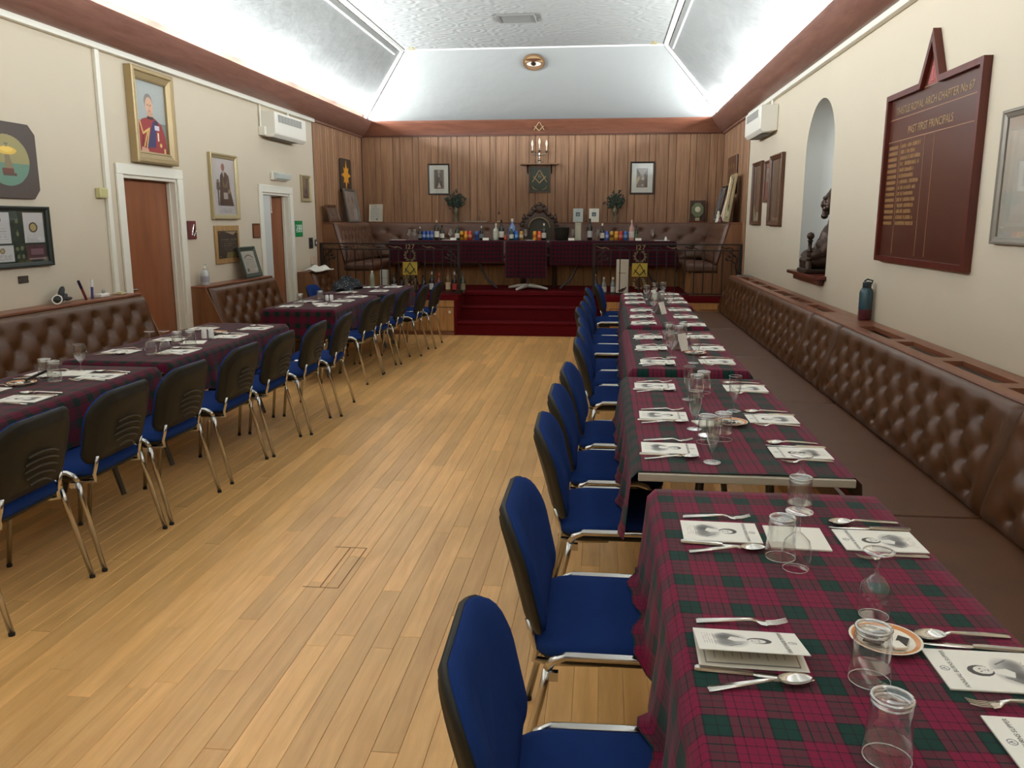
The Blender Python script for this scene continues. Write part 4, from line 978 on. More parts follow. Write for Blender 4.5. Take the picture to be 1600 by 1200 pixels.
tag(ob('napkin', MB().box(-0.05, 0.05, -0.05, 0.05, 0, 0.006).mesh('napkin', PAPER), None, (0.46, 3.53, CZ+0.001), (0, 0, 0.3)), 'small white folded napkin by the saucer on the second right-hand table', 'napkin')
for x, y, lb in ((0.462, 5.83, 'goblet left of the tent card on the third right-hand table'), (0.448, 5.30, 'goblet in front of the tent card on the third right-hand table'), (0.565, 5.10, 'goblet at the near end of the third right-hand table'),
                 (0.49, 9.30, 'left goblet of the group on the farthest right-hand table'), (0.60, 9.62, 'middle goblet of the group on the farthest right-hand table'), (0.70, 9.75, 'right goblet of the group on the farthest right-hand table'),
                 (0.49, 8.00, 'goblet left of the tent card on the fourth right-hand table'), (0.67, 8.30, 'goblet right of the tent card on the fourth right-hand table')):
    glass(WINE_UP, 'goblet', x, y, lb)
for x, y, lb in ((0.50, 6.12, 'left upturned tumbler behind the tent card, third right-hand table'), (0.56, 6.06, 'middle upturned tumbler behind the tent card, third right-hand table'), (0.60, 6.20, 'right upturned tumbler behind the tent card, third right-hand table'),
                 (0.56, 8.95, 'upturned tumbler at the near end of the farthest right-hand table'), (0.64, 9.1, 'upturned tumbler beside the goblets on the farthest right-hand table')):
    glass(TUMB, 'tumbler', x, y, lb)
saucerP.stamp('saucer', 'china saucer with sachets beside the tent card, third right-hand table', 'saucer', (0.615, 5.44, CZ+0.001), 2.0, 'saucers')
for x, y, r, lb in ((0.535, 5.62, 0.9, 'white tent card on the third right-hand table'), (0.55, 7.85, 1.0, 'white tent card on the fourth right-hand table'), (0.56, 9.25, 1.0, 'white tent card on the farthest right-hand table')):
    solid(tag(ob('tent_card', TENT, None, (x, y, CZ+0.003), (0, 0, r)), lb, 'card', 'tent cards'))
# left-hand row
glass(TUMB, 'tumbler', -3.05, 4.20, 'left upturned tumbler on the nearest left-hand table'); glass(TUMB, 'tumbler', -2.955, 4.14, 'right upturned tumbler on the nearest left-hand table')
glass(WINE_UP, 'wine_glass', -2.985, 4.42, 'upright wine glass on the nearest left-hand table')
saucerP.stamp('saucer', 'china saucer with a folded napkin and sachets, nearest left-hand table', 'saucer', (-3.06, 4.02, CZ+0.001), 0.4, 'saucers')
tag(ob('spectacle_case', MB().box(-0.06, 0.06, -0.008, 0.008, 0, 0.012).mesh('pen', SACHET), None, (-3.03, 4.10, 0.775), (0, -0.35, 0.9)), 'dark pen resting on the saucer, nearest left-hand table', 'pen').name = 'pen'
glass(WINE_INV, 'wine_glass', -2.925, 5.07, 'left upturned wine glass on the second left-hand table'); glass(WINE_INV, 'wine_glass', -2.835, 5.09, 'right upturned wine glass on the second left-hand table')
glass(TUMB, 'tumbler', -2.90, 5.37, 'left upturned tumbler beside white paper on the second left-hand table'); glass(TUMB, 'tumbler', -2.835, 5.43, 'right upturned tumbler beside white paper on the second left-hand table')
def salt(x, y, lb):
    t = thing('salt_pot', lb, 'salt pot', (x, y, CZ+0.001), 0, 'white condiment pots'); ob('pot', SALT, t); ob('pot_cap', lathe_me('pot_cap', [(0.008, 0.0655), (0.006, 0.068), (0, 0.068)], CHROME, 10), t)
salt(-2.93, 5.82, 'left white china condiment pot on the second left-hand table'); salt(-2.885, 5.84, 'right white china condiment pot on the second left-hand table')
saucerP.stamp('saucer', 'china saucer with sachets on the second left-hand table', 'saucer', (-2.95, 6.08, CZ+0.001), 0.9, 'saucers')
glass(TUMB, 'tumbler', -3.13, 8.36, 'left upturned tumbler on the third left-hand table'); glass(TUMB, 'tumbler', -3.04, 8.73, 'right upturned tumbler on the third left-hand table')
salt(-2.985, 8.78, 'left white china condiment pot on the third left-hand table'); salt(-2.94, 8.80, 'right white china condiment pot on the third left-hand table')

# ---------------------------------------------------------------- bottles, cans, boxes
def bottle(x, y, z, h, r, glass_c, label_c, cap_c, lb, neck=0.36, group=None, shoulder=0.6):
    k = (glass_c, 'b'); 
    def m(c, rough=0.15):
        nm = 'bottle_%d_%d_%d' % c
        return MATS.get(nm) or plain(nm, c, rough, coat=0.3)
    t = thing('bottle', lb, 'bottle', (x, y, z), 0, group)
    ob('body', lathe_me('body', [(0.0, 0.0), (r*0.95, 0.0), (r, 0.01), (r, h*shoulder*0.95), (r*0.85, h*shoulder*1.05), (r*neck, h*0.76), (r*neck*0.9, h*0.90), (0, h*0.9)], m(glass_c), 14), t)
    ob('bottle_label', lathe_me('bottle_label', [(r*1.02, h*0.14), (r*1.02, h*0.44)], m(label_c, 0.6), 14), t)
    ob('bottle_cap', lathe_me('bottle_cap', [(r*neck*0.98, h*0.86), (r*neck*1.05, h*0.87), (r*neck*1.0, h), (0, h)], m(cap_c, 0.4), 12), t)
    return t
def can(x, y, z, c, c2, lb, h=0.135, r=0.031, group='drink cans on the top table'):
    def m(c, rough=0.25):
        nm = 'can_%d_%d_%d' % c
        return MATS.get(nm) or plain(nm, c, rough, 0.3)
    t = thing('can', lb, 'can', (x, y, z), 0, group)
    ob('body', lathe_me('body', [(0, 0.003), (r*0.8, 0.0), (r, 0.012), (r, h-0.018), (r*0.82, h-0.003), (r*0.8, h), (r*0.74, h-0.004), (0, h-0.004)], m(c), 14), t)
    ob('band', lathe_me('band', [(r*1.012, h*0.30), (r*1.012, h*0.62)], m(c2), 14), t)
    ob('lid', lathe_me('lid', [(r*0.80, h-0.001), (r*0.74, h+0.001), (0.0, h-0.002)], STEEL, 12), t)
    return t
SY = 12.62; TZs = SZ+0.003
sx = lambda px_: -3.29+(px_-605)*0.00967+0.015       # spacing along the top table
DK = (24, 26, 22); GRN = (22, 52, 34); WH = (225, 225, 215); BLU = (52, 88, 168); CLR = (170, 180, 170)
tb = [(656.5, 0.20, 0.031, DK, (120, 130, 140), WH, 'small dark bottle with pale cap at the left end of the top table'),
      (683.2, 0.30, 0.038, (40, 36, 26), WH, (216, 190, 160), 'tall wine bottle with a buff cap left on the top table'),
      (691.2, 0.22, 0.034, (30, 28, 24), WH, DK, 'dark bottle with white label just right of the tall wine bottle'),
      (716, 0.23, 0.036, GRN, WH, (120, 130, 120), 'green bottle with a round white label on the left top table'),
      (754, 0.21, 0.031, DK, (110, 120, 130), WH, 'small dark bottle with white cap beside the lone blue can'),
      (777, 0.25, 0.042, (190, 196, 180), (200, 204, 190), WH, 'pale clear spirit bottle on the left top table'),
      (786, 0.30, 0.038, (28, 18, 22), WH, (20, 20, 22), 'dark red wine bottle with white label left of the blue bottle'),
      (802, 0.32, 0.052, (112, 146, 206), (70, 110, 190), WH, 'large pale blue plastic bottle at the middle of the top table'),
      (852, 0.25, 0.034, DK, WH, (240, 238, 232), 'dark bottle with white foil neck right of the carved chair'),
      (923, 0.32, 0.036, (26, 18, 20), (190, 190, 196), (20, 18, 20), 'tall dark wine bottle on the right top table before the white booklet'),
      (942, 0.25, 0.034, DK, WH, (240, 238, 232), 'dark bottle with white foil neck on the right top table'),
      (987, 0.30, 0.042, (196, 150, 144), (214, 200, 196), (200, 170, 160), 'pink spirit bottle on the right top table'),
      (994, 0.22, 0.026, (40, 66, 44), (90, 110, 80), DK, 'thin green bottle right of the pink bottle')]
for px_, h, r, g_, l_, c_, lb in tb: bottle(sx(px_), SY+random.uniform(-0.03, 0.03) if px_ != 802 else SY+0.04, TZs, h, r, g_, l_, c_, lb, group='bottles on the top table')
bottle(sx(803)-0.01, SY-0.06, TZs, 0.20, 0.033, GRN, WH, (200, 210, 230), 'small green bottle in front of the large pale blue bottle', group='bottles on the top table')
cans = [(663, BLU, (150, 170, 210), 'left blue can of three at the left end of the top table'), (669.2, BLU, (150, 170, 210), 'middle blue can of three at the left end of the top table'), (675.4, BLU, (150, 170, 210), 'right blue can of three at the left end of the top table'),
        (723, (200, 150, 40), (120, 60, 20), 'amber can left of the orange can, left top table'), (729.5, (224, 130, 50), (240, 180, 60), 'orange can between amber and red cans, left top table'), (736.2, (206, 66, 60), (230, 150, 140), 'red can on the left top table'),
        (747, BLU, (40, 60, 120), 'lone blue can near the middle of the left top table'), (809.5, (50, 110, 190), (120, 170, 220), 'blue can right of the large pale blue bottle'), (817, (196, 150, 80), (230, 210, 170), 'gold can left of the carved chair'),
        (838, (226, 160, 50), (200, 110, 40), 'amber can before the carved chair'), (845, (226, 90, 60), (240, 150, 120), 'orange-red can before the carved chair'),
        (949.5, (70, 100, 190), (150, 170, 220), 'left blue can on the right top table'), (956.6, (200, 160, 60), (120, 80, 30), 'left gold can on the right top table'), (963.6, (214, 150, 50), (240, 190, 80), 'right gold can on the right top table'), (970.6, (206, 70, 64), (230, 140, 130), 'red can on the right top table'), (977.6, (60, 110, 190), (130, 170, 220), 'right blue can on the right top table')]
for px_, c_, c2, lb in cans: can(sx(px_), SY-0.02, TZs, c_, c2, lb)
can(sx(792.5), SY-0.04, TZs, (206, 80, 50), (226, 120, 80), 'small orange-red jar beside the dark wine bottle', 0.07, 0.024)
for px_, lb in ((640, 'left wine glass at the left end of the top table'), (648.5, 'right wine glass at the left end of the top table'), (705.5, 'wine glass between bottles on the left top table'), (824, 'wine glass before the carved chair'), (897, 'wine glass beside the black ice bucket'), (935, 'wine glass between two dark bottles on the right top table'), (1018, 'wine glass alone near the right end of the top table')):
    glass(WINE_UP, 'wine_glass', sx(px_), SY-0.05, lb, TZs, 'glasses on the top table')
for px_, w_, lb in ((622, 0.22, 'flat white menu at the left end of the top table'), (699, 0.14, 'flat white menu between bottles on the left top table'), (832, 0.13, 'flat white menu before the carved chair'), (1033, 0.22, 'flat white menu at the right end of the top table')):
    tag(ob('menu_card', MB().box(-w_/2, w_/2, -0.07, 0.07, 0, 0.004).mesh('menu_card', PAPER), None, (sx(px_), SY-0.06, TZs)), lb, 'menu card', 'menus on the top table')
for px_, lb in ((711, 'small white place card on the left top table before the green bottle'), (762, 'small white place card on the left top table near the middle'), (895, 'small white place card on the right top table beside the bucket'), (997, 'small white place card on the right top table by the thin bottle')):
    solid(tag(ob('place_card', MB().add([(-0.045, -0.02, 0), (0.045, -0.02, 0), (0.045, 0, 0.035), (-0.045, 0, 0.035), (-0.045, 0.02, 0), (0.045, 0.02, 0)], [(0, 1, 2, 3), (3, 2, 5, 4)]).mesh('place_card', PAPER), None, (sx(px_), SY-0.09, TZs)), lb, 'card', 'place cards on the top table'))
bk = thing('ice_bucket', 'black ice bucket on the top table right of the carved chair', 'bucket', (sx(880), SY+0.02, TZs))
ob('pail', lathe_me('pail', [(0, 0), (0.095, 0), (0.10, 0.01), (0.112, 0.185), (0.108, 0.185), (0.096, 0.012), (0, 0.01)], BLACKP, 24), bk); ob('rim', lathe_me('rim', [(0.112, 0.182), (0.116, 0.188), (0.112, 0.194), (0.107, 0.188)], BLKF, 24), bk)
bx = thing('gift_box', 'tall pale grey bottle box on the right top table', 'box', (sx(905), SY, TZs)); part(MB().box(-0.045, 0.045, -0.045, 0.045, 0, 0.26), 'carton', plain('pale_carton', (178, 180, 164), 0.5), bx, bevel=0.003); part(MB().box(-0.03, 0.03, -0.0465, -0.0455, 0.03, 0.22), 'sticker', plain('carton_print', (192, 194, 176), 0.5), bx)
# bottles standing on the stage floor behind the railings
FY = 11.98
fb = [(600, 0.27, 0.040, (40, 34, 28), (226, 226, 220), (80, 70, 60), 'dark bottle with a broad white label, behind the left railing beside the white carton'),
      (612, 0.22, 0.036, (44, 20, 16), (216, 206, 200), (30, 20, 18), 'short brown bottle with a round label behind the left railing'), (621, 0.28, 0.034, (70, 46, 30), (210, 200, 180), (90, 70, 50), 'slim amber bottle left of the gold plaque'),
      (634, 0.24, 0.038, (64, 40, 22), (120, 100, 70), (60, 40, 24), 'amber bottle directly under the gold plaque'), (646, 0.25, 0.036, (30, 24, 26), (86, 80, 80), (30, 26, 26), 'black bottle right below the gold plaque'),
      (659, 0.30, 0.036, (14, 14, 16), (226, 226, 222), (230, 214, 206), 'black bottle with white striped label behind the left railing'), (670, 0.28, 0.038, (120, 40, 36), (226, 216, 206), (190, 60, 54), 'red-capped bottle with white label behind the left railing'),
      (684, 0.34, 0.034, (120, 90, 50), (222, 206, 170), (130, 60, 56), 'tall amber spirit bottle behind the left railing'), (694, 0.30, 0.034, (40, 26, 22), (190, 60, 50), (226, 226, 226), 'bottle with red label and white cap behind the left railing'), (707, 0.30, 0.038, (60, 66, 46), (132, 128, 104), (60, 60, 50), 'olive green bottle beside the left railing post')]
fx = lambda px_: float(-4.05+(px_-497)*0.00957)
for px_, h, r, g_, l_, c_, lb in fb: bottle(fx(px_)+0.02, FY, ZG+0.002, h, r, g_, l_, c_, lb, group='bottles on the stage floor')
cb = thing('carton', 'tall white bottle carton on the stage floor behind the left railing', 'box', (fx(587), FY, ZG+0.002)); part(MB().box(-0.05, 0.05, -0.05, 0.05, 0, 0.32), 'carton_body', plain('white_carton', (206, 206, 196), 0.5), cb, bevel=0.003); part(MB().box(-0.051, 0.051, -0.051, 0.051, 0.20, 0.206), 'carton_line', GRILLE, cb)
for px_, h, g_, l_, c_, lb in ((931, 0.30, (60, 56, 40), (220, 216, 200), (206, 190, 70), 'bottle with a yellow cap on the stage floor behind the right railing'), (944, 0.24, (130, 130, 124), (200, 196, 186), (226, 220, 216), 'left clear spirit bottle beside the bird carton'), (957.5, 0.24, (130, 130, 124), (200, 196, 186), (226, 220, 216), 'right clear spirit bottle beside the bird carton')):
    bottle(-0.10+(px_-931)*0.0095, FY-0.02, ZG+0.002, h, 0.04, g_, l_, c_, lb, group='bottles on the stage floor')
bb = thing('carton', 'tall white carton printed with a dark game bird behind the right railing', 'box', (0.285, 11.93, ZG+0.002), -0.1)
part(MB().box(-0.085, 0.085, -0.06, 0.06, 0, 0.49), 'carton_body', plain('ivory_carton', (222, 212, 194), 0.5), bb, bevel=0.003)
p = Pic(60, 150, (226, 216, 198)); bc = (74, 48, 38)
p.ell(0.52, 0.13, 0.26, 0.05, bc, 0.15); p.poly([(0.7, 0.14), (0.82, 0.16), (0.86, 0.22), (0.80, 0.235), (0.74, 0.2)], bc); p.poly([(0.3, 0.11), (0.05, 0.075), (0.3, 0.15)], bc); p.line((0.5, 0.09), (0.46, 0.04), 0.02, bc); p.line((0.6, 0.09), (0.6, 0.04), 0.02, bc)
p.dashes(0.2, 0.8, 0.62, 0.025, (150, 130, 110), 3, 0.15, 0.09); p.rect(0.0, 1.0, 0.0, 0.03, (60, 40, 30))
ob('print', p.mesh(0.168, 0.488, PRINT), bb, (0, -0.0615, 0.245))

# ---------------------------------------------------------------- pictures and plaques
def ring_frame(w_, h_, prof):
    """mitred frame; prof: (inset from outer edge, distance out of the wall)"""
    rings = []
    for ins, d in prof:
        a, b = w_/2-ins, h_/2-ins; rings.append([(-a, -d, -b), (a, -d, -b), (a, -d, b), (-a, -d, b)])
    return MB().loft(rings, False, False)
def framed(name, label, cat, loc, rz, w_, h_, fw, dep, fmat, pic, mount=0.0, glazed=True, tilt=0.0, group=None, step=True, mountmat=None):
    t = thing(name, label, cat, loc, rz, group)
    if tilt: t.rotation_euler = (-tilt, 0, rz)
    pf = [(0, 0.001), (0, dep*0.9), (fw*0.12, dep), (fw*0.35, dep), (fw*0.45, dep*0.78), (fw*0.8, dep*0.62), (fw*0.85, dep*0.68), (fw, dep*0.55), (fw, 0.002)] if step else [(0, 0.001), (0, dep), (fw, dep), (fw, 0.002)]
    part(ring_frame(w_, h_, pf), 'frame', fmat, t)
    iw, ih = w_-2*fw, h_-2*fw
    part(MB().box(-iw/2-0.002, iw/2+0.002, -dep*0.25, -0.002, -ih/2-0.002, ih/2+0.002), 'mount' if mount else 'backing', mountmat or MOUNT, t)
    if pic is not None:
        pw, ph = iw-2*mount, ih-2*mount
        ob('print', pic.mesh(pw, ph, PRINT), t, (0, -dep*0.25-0.0012, 0))
    if glazed: part(MB().box(-iw/2, iw/2, -dep*0.42, -dep*0.42+0.002, -ih/2, ih/2), 'glazing', PANE, t)
    return t
def blocks(nx, ny, bg, seed, cols): 
    p = Pic(nx, ny, bg); rs = np.random.RandomState(seed)
    for _ in range(14):
        u, v = rs.rand(2); p.soft(u, v, 0.1+0.2*rs.rand(), 0.1+0.2*rs.rand(), cols[rs.randint(len(cols))], 0.8)
    return p
# left wall ------------------------------------------------------------------
xw = XL
# oval painting on an eight-cornered board
t = thing('shaped_plaque', 'dark board with clipped corners holding an oval lamp painting', 'plaque', (xw, 5.40, 2.005), RL)
hw, hh, ck = 0.31, 0.255, 0.065
part(MB().prism([(-hw, -hh+ck), (-hw+ck, -hh), (hw-ck, -hh), (hw, -hh+ck), (hw, hh-ck), (hw-ck, hh), (-hw+ck, hh), (-hw, hh-ck)], -0.022, -0.001), 'board', plain('plaque_brown', (74, 60, 52), 0.5), t, bevel=0.004)
p = Pic(90, 90, (150, 140, 92)); p.rect(0, 1, 0, 0.44, (98, 132, 112)); p.poly([(0.45, 0.62), (0.55, 0.62), (0.64, 0.24), (0.42, 0.24)], (128, 112, 82)); p.ell(0.5, 0.69, 0.22, 0.08, (216, 178, 74)); p.ell(0.5, 0.71, 0.14, 0.05, (230, 196, 96)); p.rect(0.36, 0.62, 0.23, 0.34, (104, 58, 44)); p.rect(0.38, 0.68, 0.20, 0.25, (84, 62, 48)); p.rect(0.45, 0.55, 0.80, 0.84, (110, 106, 84)); p.rect(0.49, 0.51, 0.76, 0.82, (110, 106, 84))
me = p.mesh(0.44, 0.34, PRINT)
import bmesh
bm = bmesh.new(); bm.from_mesh(me); bmesh.ops.delete(bm, geom=[f for f in bm.faces if (f.calc_center_median().x/0.22)**2+(f.calc_center_median().z/0.17)**2 > 1], context='FACES'); bm.to_mesh(me); bm.free()
ob('oval_painting', me, t, (0, -0.0235, 0))
# display of documents and medals
p = Pic(150, 110, (40, 62, 46))
for u0, u1, v0, v1 in ((0.03, 0.40, 0.38, 0.97), (0.62, 0.96, 0.38, 0.97), (0.05, 0.42, 0.03, 0.34)): p.rect(u0, u1, v0, v1, (236, 232, 228))
p.rect(0.63, 0.97, 0.03, 0.34, (96, 62, 62)); p.rect(0.70, 0.92, 0.14, 0.26, (150, 110, 116)); p.rect(0.66, 0.95, 0.05, 0.08, (180, 160, 156))
for u, v, r, c in ((0.22, 0.83, 0.045, (90, 76, 60)), (0.78, 0.68, 0.075, (70, 52, 36)), (0.24, 0.24, 0.04, (90, 80, 70))): p.ell(u, v, r, r*1.35, c); p.ell(u, v, r*0.72, r*0.98, (206, 182, 120))
for u, v in ((0.51, 0.80), (0.51, 0.56), (0.48, 0.27), (0.56, 0.28), (0.49, 0.12), (0.57, 0.12)): p.ell(u, v, 0.026, 0.042, (128, 130, 92))
p.poly([(0.49, 0.52), (0.51, 0.64), (0.53, 0.52)], (150, 150, 116))
for k in range(5): p.dashes(0.10, 0.36, 0.66-k*0.05, 0.012, (180, 176, 172), 20+k); p.dashes(0.66, 0.92, 0.52-k*0.03, 0.01, (184, 180, 176), 30+k); p.dashes(0.12, 0.38, 0.16-k*0.022, 0.009, (178, 174, 170), 40+k)
framed('display_frame', 'dark green framed display of certificates and medals at the left edge', 'picture frame', (xw, 5.43, 1.49), RL, 0.68, 0.42, 0.032, 0.035, plain('green_black_frame', (34, 38, 32), 0.35), p, 0.0)
t = thing('name_plate', 'small dark name plate under the framed medals display', 'plaque', (xw, 5.45, 1.195), RL); part(MB().box(-0.05, 0.05, -0.008, -0.001, -0.025, 0.025), 'plate', plain('plate_dark', (62, 52, 44), 0.4), t, bevel=0.002)
for sx_ in (-0.043, 0.043): part(MB().lathe([(0.003, 0), (0.003, 0.002), (0, 0.002)], 8), 'screw', BRASS, t, (sx_, -0.008, 0), (PI/2, 0, 0))
t = thing('alarm_sensor', 'small cream sensor box left of the first brown door', 'sensor', (xw, 6.455, 1.82), RL); part(MB().box(-0.055, 0.055, -0.045, -0.001, -0.04, 0.04), 'housing', plain('aged_cream', (196, 188, 136), 0.5), t, bevel=0.006); part(MB().box(-0.04, 0.04, -0.048, -0.045, -0.03, 0.03), 'cover', plain('aged_cream_cover', (186, 176, 120), 0.5), t, bevel=0.003)
# large gilt portrait
def officer():
    p = Pic(110, 150, (150, 154, 148)); p.soft(0.5, 0.75, 0.8, 0.6, (176, 180, 176), 0.6); p.rect(0, 1, 0, 0.44, (116, 124, 118)); R_ = (146, 48, 46)
    p.poly([(0.02, 0.0), (0.04, 0.36), (0.18, 0.46), (0.38, 0.50), (0.62, 0.50), (0.84, 0.42), (0.95, 0.26), (1.0, 0.0)], R_); p.poly([(0.1, 0.0), (0.2, 0.3), (0.26, 0.05)], (118, 28, 32))
    p.ell(0.44, 0.72, 0.14, 0.115, (128, 122, 114)); p.ell(0.46, 0.665, 0.125, 0.125, (206, 162, 134)); p.rect(0.38, 0.56, 0.50, 0.58, (196, 148, 122)); p.rect(0.37, 0.58, 0.475, 0.515, (60, 30, 34))
    p.ell(0.415, 0.675, 0.02, 0.010, (80, 60, 56)); p.ell(0.51, 0.675, 0.02, 0.010, (80, 60, 56)); p.line((0.465, 0.67), (0.47, 0.625), 0.008, (180, 126, 104)); p.line((0.43, 0.595), (0.50, 0.595), 0.006, (150, 90, 84))
    p.poly([(0.55, 0.46), (0.70, 0.44), (0.66, 0.38), (0.60, 0.08), (0.30, 0.06)], (58, 50, 92)); p.poly([(0.60, 0.48), (0.72, 0.46), (0.72, 0.40), (0.60, 0.41)], (52, 40, 60))
    p.rect(0.60, 0.76, 0.33, 0.40, (200, 196, 206)); p.rect(0.68, 0.73, 0.18, 0.30, (226, 210, 180))
    for a, b in (((0.12, 0.42), (0.20, 0.26)), ((0.20, 0.26), (0.42, 0.34)), ((0.42, 0.34), (0.30, 0.06)), ((0.36, 0.30), (0.22, 0.08))): p.line(a, b, 0.016, (206, 170, 98))
    p.poly([(0.10, 0.0), (0.14, 0.07), (0.34, 0.04), (0.36, 0.0)], (196, 150, 122)); p.ell(0.78, 0.12, 0.04, 0.03, (210, 170, 100)); p.rect(0.88, 0.94, 0.0, 0.08, (200, 170, 110)); p.noise(10)
    return p
framed('portrait_frame', 'large gilt-framed portrait of a uniformed man in red above the first door', 'portrait', (xw, 7.31, 2.50), RL, 0.70, 0.80, 0.10, 0.075, GOLD, officer(), 0.0, glazed=False)
def standing():
    p = Pic(80, 130, (240, 238, 236)); S = (58, 52, 46)
    p.poly([(0.28, 0.16), (0.36, 0.70), (0.44, 0.76), (0.62, 0.76), (0.74, 0.70), (0.78, 0.46), (0.92, 0.16)], S); p.ell(0.50, 0.85, 0.075, 0.07, (176, 120, 108)); p.poly([(0.46, 0.77), (0.56, 0.77), (0.52, 0.66)], (222, 218, 214))
    p.poly([(0.44, 0.68), (0.56, 0.52), (0.70, 0.66), (0.66, 0.48), (0.46, 0.50)], (120, 108, 78)); p.rect(0.48, 0.66, 0.28, 0.40, (216, 208, 198)); p.ell(0.73, 0.42, 0.05, 0.04, (190, 150, 126)); p.rect(0.22, 0.27, 0.16, 0.5, (44, 38, 34)); p.rect(0.18, 0.32, 0.44, 0.58, (92, 82, 72)); p.ell(0.25, 0.60, 0.05, 0.03, (140, 110, 100))
    for k in range(3): p.dashes(0.3, 0.8, 0.10-k*0.025, 0.01, (150, 146, 146), k+60)
    return p
framed('portrait_frame', 'framed photo of a man in dark suit and apron on white, above a brown plaque', 'portrait', (xw, 8.70, 1.955), RL, 0.64, 0.68, 0.05, 0.04, PEWTER, standing())
t = thing('memorial_plaque', 'light wooden board with a dark engraved plate under the full-length portrait', 'plaque', (xw, 8.70, 1.35), RL)
part(MB().box(-0.29, 0.29, -0.02, -0.001, -0.20, 0.20), 'board', wood('oak_board', (150, 114, 70), (176, 138, 90), 0.45, axis=2, rand=0.03), t, bevel=0.004)
p = Pic(80, 70, (58, 46, 36)); p.poly([(0.3, 0.98), (0.95, 0.98), (0.75, 0.85)], (150, 130, 104)); p.poly([(0.35, 0.0), (0.9, 0.0), (0.88, 0.2), (0.4, 0.22)], (110, 96, 54))
for k in range(6): p.dashes(0.12 if k == 0 else 0.25, 0.92 if k == 0 else 0.8, 0.68-k*0.075, 0.035 if k == 0 else 0.018, (112, 98, 82), 70+k, 0.2, 0.05)
part(MB().box(-0.235, 0.235, -0.025, -0.02, -0.145, 0.145), 'plate', SACHET, t); ob('print', p.mesh(0.466, 0.286, PRINT), t, (0, -0.0256, 0))
for a in (-0.215, 0.215):
    for b in (-0.125, 0.125): part(MB().lathe([(0.006, 0), (0.006, 0.003), (0, 0.004)], 8), 'screw', BRASS, t, (a, -0.0257, b), (PI/2, 0, 0))
t = thing('compass_plaque', 'small maroon plaque with a silver compass emblem right of the first door', 'plaque', (xw, 7.93, 1.51), RL)
part(MB().box(-0.08, 0.08, -0.018, -0.001, -0.09, 0.09), 'board', plain('maroon', (106, 50, 48), 0.35), t, bevel=0.006)
part(MB().tube([(0.02, -0.022, 0.055), (-0.03, -0.022, -0.05)], 0.006, 6).tube([(0.02, -0.022, 0.055), (0.045, -0.022, -0.05)], 0.006, 6).tube([(-0.045, -0.022, -0.005), (0.01, -0.022, -0.06)], 0.006, 6).tube([(0.06, -0.022, -0.005), (0.01, -0.022, -0.06)], 0.006, 6), 'emblem', STEEL, t, smooth=True)
t = thing('wooden_plaque', 'small plain brown wooden plaque left of the second door', 'plaque', (xw, 9.49, 1.485), RL); part(MB().box(-0.10, 0.10, -0.015, -0.001, -0.085, 0.085), 'board', BRNF, t, bevel=0.004); part(MB().box(-0.085, 0.085, -0.017, -0.015, -0.07, 0.07), 'plate', plain('copper_plate', (128, 78, 50), 0.4), t)
def heater(y, rz, xw_, lb, sg):
    t = thing('wall_heater', lb, 'heater', (xw_, y, 2.72), rz, 'wall heaters under the cornice'); hw = 0.52
    part(MB().prism([(-0.001, -0.13), (-0.15, -0.15), (-0.19, -0.11), (-0.19, 0.14), (-0.001, 0.15)][::-1], -hw, hw), 'casing', SHELLW, t, rot=(0, 0, PI/2), bevel=0.008)
    for i in range(8):
        a = -hw+0.10+i*(2*hw-0.25)/8
        part(MB().box(a, a+0.085, -0.193, -0.189, 0.03, 0.115), 'grille', GRILLE, t)
    for i in range(6):
        a = -hw+0.1+i*0.13
        part(MB().box(a, a+0.1, -0.145, -0.03, -0.152, -0.148), 'outlet', plain('outlet_dark', (80, 78, 74), 0.5) if 'outlet_dark' not in MATS else MATS['outlet_dark'], t, rot=(0, 0, 0))
    part(MB().box(-hw-0.05, -hw, -0.08, -0.001, -0.13, -0.03), 'junction_box', SHELLW, t, bevel=0.004)
    part(MB().tube([(hw*0.6, -0.03, 0.14), (hw*0.6, -0.03, 0.215)], 0.014, 8).tube([(-hw-0.025, -0.02, -0.05), (-hw-0.025, -0.02, 0.215)], 0.012, 8), 'cable', WHITE, t, smooth=True)
    return t
heater(10.30, RL, XL, 'white wall heater high on the left wall beside the second door', 1)
heater(10.35, RRt, XR, 'white wall heater high on the right wall near the panelling', -1)
t = thing('emergency_light', 'clear bulkhead emergency light above the second door', 'light', (xw, 10.25, 2.14), RL)
part(MB().box(-0.24, 0.24, -0.04, -0.001, -0.05, 0.05), 'base', SHELLW, t, bevel=0.008); part(MB().prism([(-0.04, -0.045), (-0.09, -0.03), (-0.10, 0.03), (-0.04, 0.05)][::-1], -0.22, 0.22), 'diffuser', plain('diffuser', (196, 202, 196), 0.25), t, rot=(0, 0, PI/2), bevel=0.006)
def gentleman():
    p = Pic(50, 80, (132, 118, 98)); p.ell(0.5, 0.74, 0.13, 0.11, (150, 128, 112)); p.poly([(0.12, 0.0), (0.2, 0.5), (0.4, 0.62), (0.6, 0.62), (0.8, 0.5), (0.88, 0.0)], (44, 42, 48)); p.poly([(0.43, 0.62), (0.57, 0.62), (0.50, 0.36)], (200, 196, 196))
    for a, b in (((0.25, 0.5), (0.3, 0.24)), ((0.3, 0.24), (0.5, 0.12)), ((0.5, 0.12), (0.7, 0.24)), ((0.7, 0.24), (0.75, 0.5))): p.line(a, b, 0.025, (150, 148, 150))
    return p
framed('portrait_frame', 'small narrow framed portrait of a man right of the second door', 'portrait', (xw, 11.20, 2.03), RL, 0.36, 0.35, 0.045, 0.03, PEWTER, gentleman())
t = thing('exit_sign', 'green and white fire exit sign with running figure right of the second door', 'sign', (xw, 10.89, 1.495), RL)
